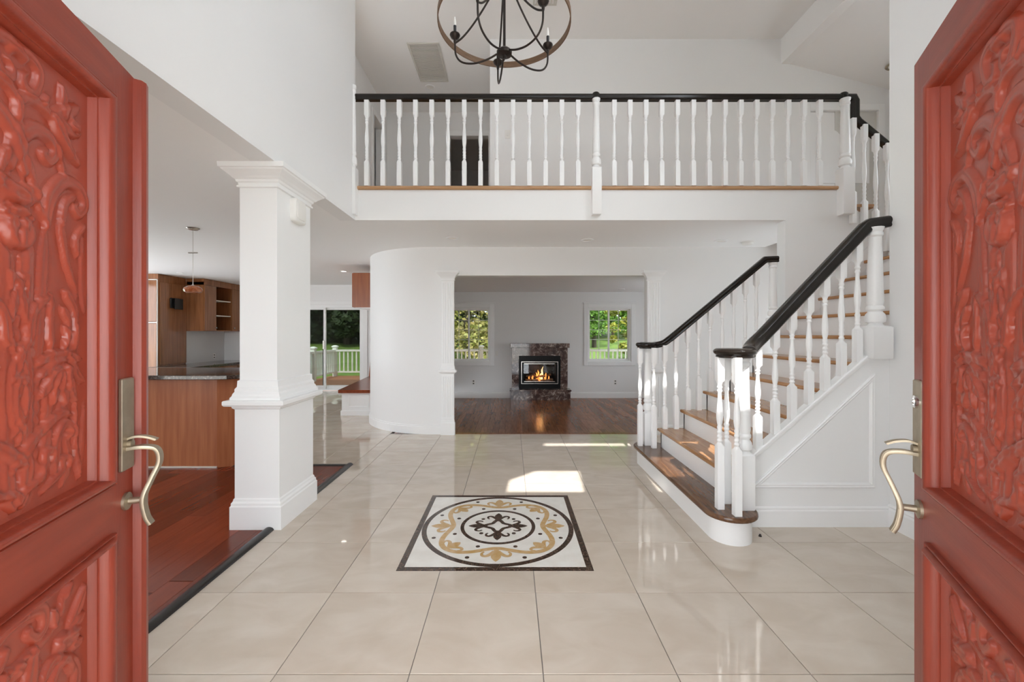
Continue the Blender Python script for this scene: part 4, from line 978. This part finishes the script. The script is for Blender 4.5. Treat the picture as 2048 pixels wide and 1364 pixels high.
build('body', MB().box(-6.598, -6.58, 8.60, 9.748, 1.36, CZ-.003).box(-6.58, -6.24, 8.60, 8.62, 1.36, 2.36).box(-6.58, -6.24, 8.94, 8.955, 1.36, 2.36).box(-6.58, -6.24, 9.44, 9.455, 1.36, 2.36).box(-6.58, -6.24, 9.73, 9.748, 1.36, 2.36).box(-6.58, -6.24, 8.62, 9.73, 1.36, 1.378).box(-6.58, -6.235, 8.60, 9.748, 2.30, CZ-.003), 'cabinet_wood', uc)
for z in (1.68, 2.0): build('shelf', MB().box(-6.58, -6.25, 8.955, 9.44, z, z+.018), 'edge_strip', uc)
for a, b, k in ((8.605, 8.945, 8.91), (9.45, 9.745, 9.49)):
    dd = build('door', MB().cbox(-6.24, -6.222, a, b, 1.365, 2.295, .003), 'cabinet_wood', uc)
    build('knob', MB().lathe([(0, 0), (.006, .0), (.006, .015), (.014, .022), (.012, .032), (0, .034)], (-6.222, k, 1.43), 12, 'X'), 'chrome', dd)
bcb = thing('base_cabinet', (-6.2, 8.7, 0), 'low wood base cabinet along the kitchen end wall', 'cabinet')
build('body', MB().box(-6.59, -5.86, 7.70, 9.745, .08, .655), 'cabinet_wood', bcb)
for k in range(3): build('door', MB().cbox(-5.86, -5.842, 7.72+k*.67, 8.37+k*.67, .10, .64, .003), 'cabinet_wood', bcb)
build('kitchen_counter', MB().cbox(-6.60, -5.80, 7.65, 9.748, .657, .70, .005), 'granite', None, 'dark polished counter top below the open shelves', 'worktop')
tv = thing('television_bracket', (-6.585, 8.32, 1.8), 'black wall bracket on the tall wood cabinet side', 'bracket')
build('plate', MB().cbox(-6.585, -6.56, 8.17, 8.45, 1.80, 2.0, .006), 'black_plastic', tv)
build('arm', MB().cbox(-6.56, -6.52, 8.24, 8.36, 1.84, 1.96, .006), 'black_plastic', tv)
build('mount', MB().cbox(-6.52, -6.50, 8.20, 8.40, 1.78, 1.99, .005), 'black_plastic', tv)

def pendant(x, y, label):
    t = thing('pendant_lamp', (x, y, CZ), label, 'pendant lamp')
    build('canopy', MB().lathe([(.0, CZ-.022), (.045, CZ-.020), (.062, CZ-.006), (.062, CZ)], (x, y, 0), 20), 'steel', t)
    build('cord', MB().lathe([(.0025, 1.86), (.0025, CZ-.02)], (x, y, 0), 6), 'steel', t)
    build('coupler', MB().cbox(x-.05, x+.05, y-.008, y+.008, 2.160, 2.172, .003), 'steel', t)
    build('shade', MB().lathe([(.018, 1.815), (.05, 1.808), (.078, 1.790), (.086, 1.768), (.078, 1.748), (.055, 1.738), (.050, 1.742), (.072, 1.756), (.078, 1.770), (.070, 1.786), (.045, 1.80), (.016, 1.808)], (x, y, 0), 24), 'amber_glass', t)
    build('socket', MB().lathe([(.0, 1.78), (.010, 1.785), (.012, 1.815), (.006, 1.83), (.003, 1.862), (0, 1.862)], (x, y, 0), 12), 'steel', t)
    return t
pendant(-3.387, 4.51, 'amber glass pendant lamp over the island, clear of the red door')
pendant(-4.05, 4.56, 'amber glass pendant lamp over the island, half hidden by the red door edge')

# breakfast bench and wall unit
be = thing('window_bench', (-2.45, 7.8, 0), 'white panelled bench with red brown wood seat before the sliding door', 'bench')
build('base', MB().prism([(-2.70, 6.755), (-2.151, 6.755), (-2.151, 8.88), (-2.90, 8.88)], 0, .362), 'trim_white', be)
build('plinth', MB().prism([(-2.715, 6.74), (-2.151, 6.74), (-2.151, 8.88), (-2.915, 8.88)], 0, .075), 'trim_white', be)
fpn = MB()
for q in ((-2.60, -2.27, .13, .145), (-2.60, -2.27, .315, .33), (-2.60, -2.585, .145, .315), (-2.285, -2.27, .145, .315)): fpn.box(q[0], q[1], 6.745, 6.756, q[2], q[3])
fpn.box(-2.54, -2.33, 6.748, 6.756, .18, .28)
build('front_panel', fpn, 'trim_white', be)
build('seat', MB().prism([(-2.74, 6.71), (-2.151, 6.71), (-2.151, 8.90), (-2.985, 8.90)], .362, .412), 'seat_wood', be)
build('end_panel', MB().prism([(-2.985, .412), (-2.151, .412), (-2.151, 1.68), (-2.93, 1.68), (-2.95, 1.5), (-2.96, 1.2), (-2.95, .8)], 8.89, 8.93, axis='Y'), 'orange_wood', be)
wu = thing('wall_cabinet', (-2.37, 7.3, 1.73), 'small orange wood wall cabinet beside the curved wall', 'cabinet')
build('body', MB().box(-2.58, -2.151, 6.92, 7.70, 1.735, 2.30), 'orange_wood', wu)
build('door', MB().cbox(-2.60, -2.58, 6.925, 7.69, 1.74, 2.295, .003), 'orange_wood', wu)
build('bottom_light', MB().box(-2.55, -2.2, 6.94, 7.66, 1.722, 1.735), 'trim_white', wu)

# ================================================================== SMALL FITTINGS
def downlight(x, y, z, label, lit=False, r=.075):
    t = thing('recessed_light', (x, y, z), label, 'ceiling light', 'recessed ceiling lights')
    build('trim_ring', MB().lathe([(r*.72, -.003), (r*.80, -.010), (r, -.006), (r*1.02, 0), (r*.72, 0)], (x, y, z), 24), 'trim_white', t)
    build('lens', MB().lathe([(r*.73, -.004), (r*.4, -.007), (0, -.008)], (x, y, z), 24), 'lamp_lit' if lit else 'lamp_lens', t)
downlight(-.688, 4.98, CZ, 'round recessed light under the balcony nearest the curved wall')
downlight(.918, 5.08, CZ, 'round recessed light under the balcony centred over the wide opening')
downlight(2.55, 5.14, CZ, 'round recessed light under the balcony beside the smoke detector')
downlight(-6.1, 7.8, CZ, 'small recessed light in the ceiling before the wall cabinet', r=.06)
downlight(-3.0, 7.6, CZ, 'lit recessed light in the ceiling before the sliding door', lit=True, r=.06)
downlight(-1.28, 6.69, TOP, 'round recessed light behind the return air grille')
downlight(.70, 9.0, LC, 'round recessed light in the ceiling above the fireplace')
downlight(2.4, 9.2, LC, 'round recessed light in the ceiling above the right window')
sd = thing('smoke_detector', (2.90, 5.19, CZ), 'white round smoke detector under the balcony', 'smoke detector')
build('base', MB().lathe([(0, -.012), (.070, -.012), (.072, 0), (0, 0)], (2.90, 5.19, CZ), 24), 'white_plastic', sd)
build('cover', MB().lathe([(.062, -.012), (.062, -.026), (.050, -.040), (0, -.044)], (2.90, 5.19, CZ), 24), 'white_plastic', sd)
vt = thing('return_grille', (-1.05, 6.1, TOP), 'large rectangular return air grille in the upper ceiling', 'vent')
vx0, vx1, vy0, vy1 = -1.395, -.965, 5.66, 6.53
f = MB()
for q in ((vx0, vx1, vy0, vy0+.03), (vx0, vx1, vy1-.03, vy1), (vx0, vx0+.03, vy0+.03, vy1-.03), (vx1-.03, vx1, vy0+.03, vy1-.03)): f.cbox(q[0], q[1], q[2], q[3], TOP-.016, TOP-.0005, .004)
build('frame', f, 'vent_white', vt)
build('filter', MB().box(vx0+.03, vx1-.03, vy0+.03, vy1-.03, TOP-.004, TOP-.001), 'vent_dark', vt)
sm, sc2 = MB().box(-.185, .185, -.008, .008, -.010, -.006).mesh('slat', center=False); fix_normals(sm)
sm.materials.append(MAT['vent_white'])
y = vy0+.045
while y < vy1-.035: share('slat', sm, vt, ((vx0+vx1)/2, y, TOP)); y += .0225
rg = thing('supply_register', (.40, 4.93, TOP), 'small slatted supply register behind the chandelier', 'vent')
f = MB()
for q in ((.26, .54, 4.84, 4.86), (.26, .54, 5.0, 5.02), (.26, .28, 4.86, 5.0), (.52, .54, 4.86, 5.0)): f.cbox(q[0], q[1], q[2], q[3], TOP-.012, TOP-.0005, .003)
build('frame', f, 'vent_white', rg)
for k in range(7): build('slat', MB().box(.295+k*.035, .305+k*.035, 4.86, 5.0, TOP-.010, TOP-.001), 'vent_white', rg)
el = thing('gimbal_light', (4.78, 5.16, 4.58), 'brass ringed ceiling light on the sloped ceiling', 'ceiling light')
build('ring', MB().lathe([(.07, 0), (.09, -.012), (.10, 0), (.085, .02), (.07, 0)], (4.72, 5.2, 4.60), 20), 'brass', el)
build('lens', MB().lathe([(0, -.004), (.07, -.002), (.07, .02)], (4.72, 5.2, 4.60), 20), 'lamp_lens', el)

def plate_y(name, x, z, y, label, w=.07, h=.115, cat='outlet', kind='outlet'):
    t = thing(name, (x, y, z-h/2), label, cat)
    build('cover_plate', MB().cbox(x-w/2, x+w/2, y-.006, y-.0005, z-h/2, z+h/2, .002), 'white_plastic', t)
    if kind == 'outlet':
        for dz in (-.028, .028): build('socket', MB().cbox(x-.017, x+.017, y-.009, y-.006, z+dz-.015, z+dz+.015, .002), 'socket_dark', t)
    else: build('rocker', MB().cbox(x-.012, x+.012, y-.011, y-.006, z-.022, z+.022, .002), 'white_plastic', t)
plate_y('wall_outlet', -.87, .18, 9.83, 'wall outlet low on the wall left of the fireplace')
plate_y('wall_outlet', 2.42, .18, 9.83, 'wall outlet low on the wall under the right window')
plate_y('light_switch', -.33, .85, 9.83, 'light switch beside the window left of the fireplace', cat='switch', kind='switch')
plate_y('light_switch', -.045, 3.94, 5.60, 'light switch on the upper wall behind the balcony', cat='switch', kind='switch')
t = thing('wall_outlet', (-6.60, 9.41, .79), 'white outlet on the grey kitchen backsplash', 'outlet')
build('cover_plate', MB().cbox(-6.5995, -6.593, 9.375, 9.445, .75, .865, .002), 'white_plastic', t)
for dz in (.78, .835): build('socket', MB().cbox(-6.593, -6.590, 9.395, 9.425, dz-.014, dz+.014, .001), 'socket_dark', t)
t = thing('light_switch', (2.56, 2.62, 1.0), 'light switch on the right wall beside the red door edge', 'switch')
build('cover_plate', MB().cbox(2.554, 2.5595, 2.575, 2.645, 1.03, 1.145, .002), 'white_plastic', t)
build('rocker', MB().cbox(2.549, 2.554, 2.60, 2.62, 1.065, 1.11, .002), 'white_plastic', t)
t = thing('door_stop', (1.60, 2.70, 0), 'tiny dark doorstop on the tile beside the bottom step', 'doorstop')
build('post', MB().lathe([(0, 0), (.010, 0), (.008, .006), (.006, .014), (0, .016)], (1.60, 2.72, 0), 10), 'bronze', t)

# ================================================================== DECK RAILING
dr = thing('deck_railing', (-1, 13.6, -.055), 'white deck railing with square pickets outside', 'railing')
dz = -.055
def post(x, y):
    p = build('post', MB().box(x-.06, x+.06, y-.06, y+.06, dz, .88), 'deck_white', dr)
    build('post_cap', MB().rects([(.88, x-.085, x+.085, y-.085, y+.085), (.905, x-.085, x+.085, y-.085, y+.085), (.94, x-.03, x+.03, y-.03, y+.03)]), 'deck_white', p)
for x, y in ((-5.65, 10.1), (-5.65, 12.1), (-5.65, 13.6), (-3.2, 13.6), (-.95, 13.6), (1.6, 13.6), (3.95, 13.6)): post(x, y)
for z0, z1, w in ((.74, .80, .045), (.06, .11, .03)):
    build('rail', MB().box(-5.65-w, -5.65+w, 10.1, 13.6, z0, z1), 'deck_white', dr)
    build('rail', MB().box(-5.65, 3.95, 13.6-w, 13.6+w, z0, z1), 'deck_white', dr)
pm, pcn = MB().box(-.02, .02, -.02, .02, .11, .74).mesh('picket', center=False); fix_normals(pm); pm.materials.append(MAT['deck_white'])
y = 10.25
while y < 13.5: share('picket', pm, dr, (-5.65, y, 0)); y += .135
x = -5.5
while x < 3.9: share('picket', pm, dr, (x, 13.6, 0)); x += .135

# ================================================================== TREES
def ground_z(y):
    ys = [9.9, 14, 18, 24, 32, 44, 70]; zs = [-.8, -.75, -.45, .20, .85, 1.6, 2.6]
    for a, b, c, d in zip(ys, ys[1:], zs, zs[1:]):
        if a <= y <= b: return c + (d-c)*(y-a)/(b-a)
    return zs[-1]
def tree(name, x, y, h, r, z_low, m, label, n, leaf, blobs, seed, group, trunk_r=.18):
    rn = random.Random(seed); gz = ground_z(y)
    t = thing(name, (x, y, gz), label, 'tree', group)
    build('trunk', MB().tube([(x + rn.uniform(-.06, .06)*k, y, gz - .1 + (h*.85)*k/5) for k in range(6)], trunk_r, 8, trunk_r*.3), 'bark', t)
    for k in range(5):
        a = rn.uniform(0, 6.28); z = gz + h*rn.uniform(.3, .6); L = r*.7
        build('branch', MB().tube([(x, y, z), (x+math.cos(a)*L*.5, y+math.sin(a)*L*.5, z+L*.25), (x+math.cos(a)*L, y+math.sin(a)*L, z+L*.35)], trunk_r*.3, 5, trunk_r*.08), 'bark', t)
    bl = []
    for k in range(blobs):
        f = rn.random(); zz = gz + z_low + (h - z_low)*f; q = r*math.sin(math.pi*(.12+.83*f))**.7
        a = rn.uniform(0, 6.28); d = q*math.sqrt(rn.random()); bl.append((x+math.cos(a)*d, y+math.sin(a)*d, zz, r*rn.uniform(.22, .42)))
    mb = MB()
    for k in range(n):
        bx, by, bz, br = bl[k % blobs]
        v = Vector((rn.gauss(0, 1), rn.gauss(0, 1), rn.gauss(0, 1))); v.normalize(); v *= br*rn.uniform(.55, 1.05)
        c = Vector((bx, by, bz + v.z*.1)) + Vector((v.x, v.y, v.z*.6))
        u = Vector((rn.gauss(0, 1), rn.gauss(0, 1), rn.gauss(0, .6))).normalized(); w = u.orthogonal().normalized()
        w = (w*math.cos(k) + u.cross(w)*math.sin(k)); s1 = leaf*rn.uniform(.6, 1.3); s2 = s1*.55
        mb.v += [tuple(c-u*s1), tuple(c+w*s2), tuple(c+u*s1), tuple(c-w*s2)]; i = len(mb.v)-4; mb.f.append((i, i+1, i+2, i+3)); mb.sm.append(False)
    m_, cc = mb.mesh('foliage'); m_.materials.append(MAT[m])
    o = link(bpy.data.objects.new('foliage', m_), t, cc); o['kind'] = 'stuff'
G = 'trees behind the lawn'
# seen through the sliding door: woodland, its deep shade put into the dark leaf colour
for i, (x, y, h, r) in enumerate(((-14.5, 30, 12, 4.2), (-11.2, 29, 11, 3.6), (-17.5, 33, 13, 4.5), (-12.8, 35, 14, 4.5), (-8.6, 33, 12, 3.8), (-20.5, 36, 14, 5))):
    tree('woodland_tree', x, y, h, r, .6, 'leaf_dark', ['dark woodland tree with tall trunk seen through the sliding door', 'dark woodland tree behind the corner post of the deck railing', 'dark woodland tree at the far left beyond the deck', 'tall dark tree at the back of the wood', 'dark tree at the right edge of the wood', 'dark tree hidden at the left end of the wood'][i], 7000, .26, 60, 20+i, G, .3)
tree('tan_maple', -2.1, 20.5, 6.5, 2.9, .45, 'leaf_tan', 'broad tan and green maple filling the left living room window', 9000, .13, 80, 41, G, .14)
tree('tan_maple', -4.6, 23.5, 7.5, 2.6, .6, 'leaf_dark', 'dark tree behind the tan maple', 5000, .2, 50, 43, G, .2)
tree('tan_maple', .2, 27, 9, 3.2, .6, 'leaf_dark', 'dark tree right of the tan maple', 6000, .22, 50, 44, G, .2)
tree('green_maple', 5.3, 27, 7.5, 2.1, 1.15, 'leaf_green', 'bright green spreading maple in the right living room window', 7000, .13, 42, 51, G, .16)
tree('yellow_shrub', 6.1, 22.0, 3.6, 1.0, .15, 'leaf_yellow', 'yellow leaved shrub at the right edge of the right window', 4000, .09, 36, 52, G, .06)
tree('woodland_tree', 8.0, 33, 9, 2.8, .8, 'leaf_green', 'green tree behind the yellow shrub', 6000, .2, 50, 53, G, .2)
tree('woodland_tree', 5.6, 38, 12, 4.2, .4, 'leaf_dark', 'dark conifer like tree behind the green maple', 7000, .28, 60, 54, G, .3)
tree('woodland_tree', 11.5, 39, 12, 4.5, .4, 'leaf_dark', 'dark tree far right beyond the lawn', 7000, .28, 60, 55, G, .3)
tree('woodland_tree', 1.5, 40, 12, 4.5, .4, 'leaf_dark', 'dark tree in the middle distance behind the house', 7000, .28, 60, 56, G, .3)
tree('woodland_tree', -4.5, 38, 12, 4.5, .4, 'leaf_dark', 'dark tree left of the middle behind the house', 7000, .28, 60, 57, G, .3)
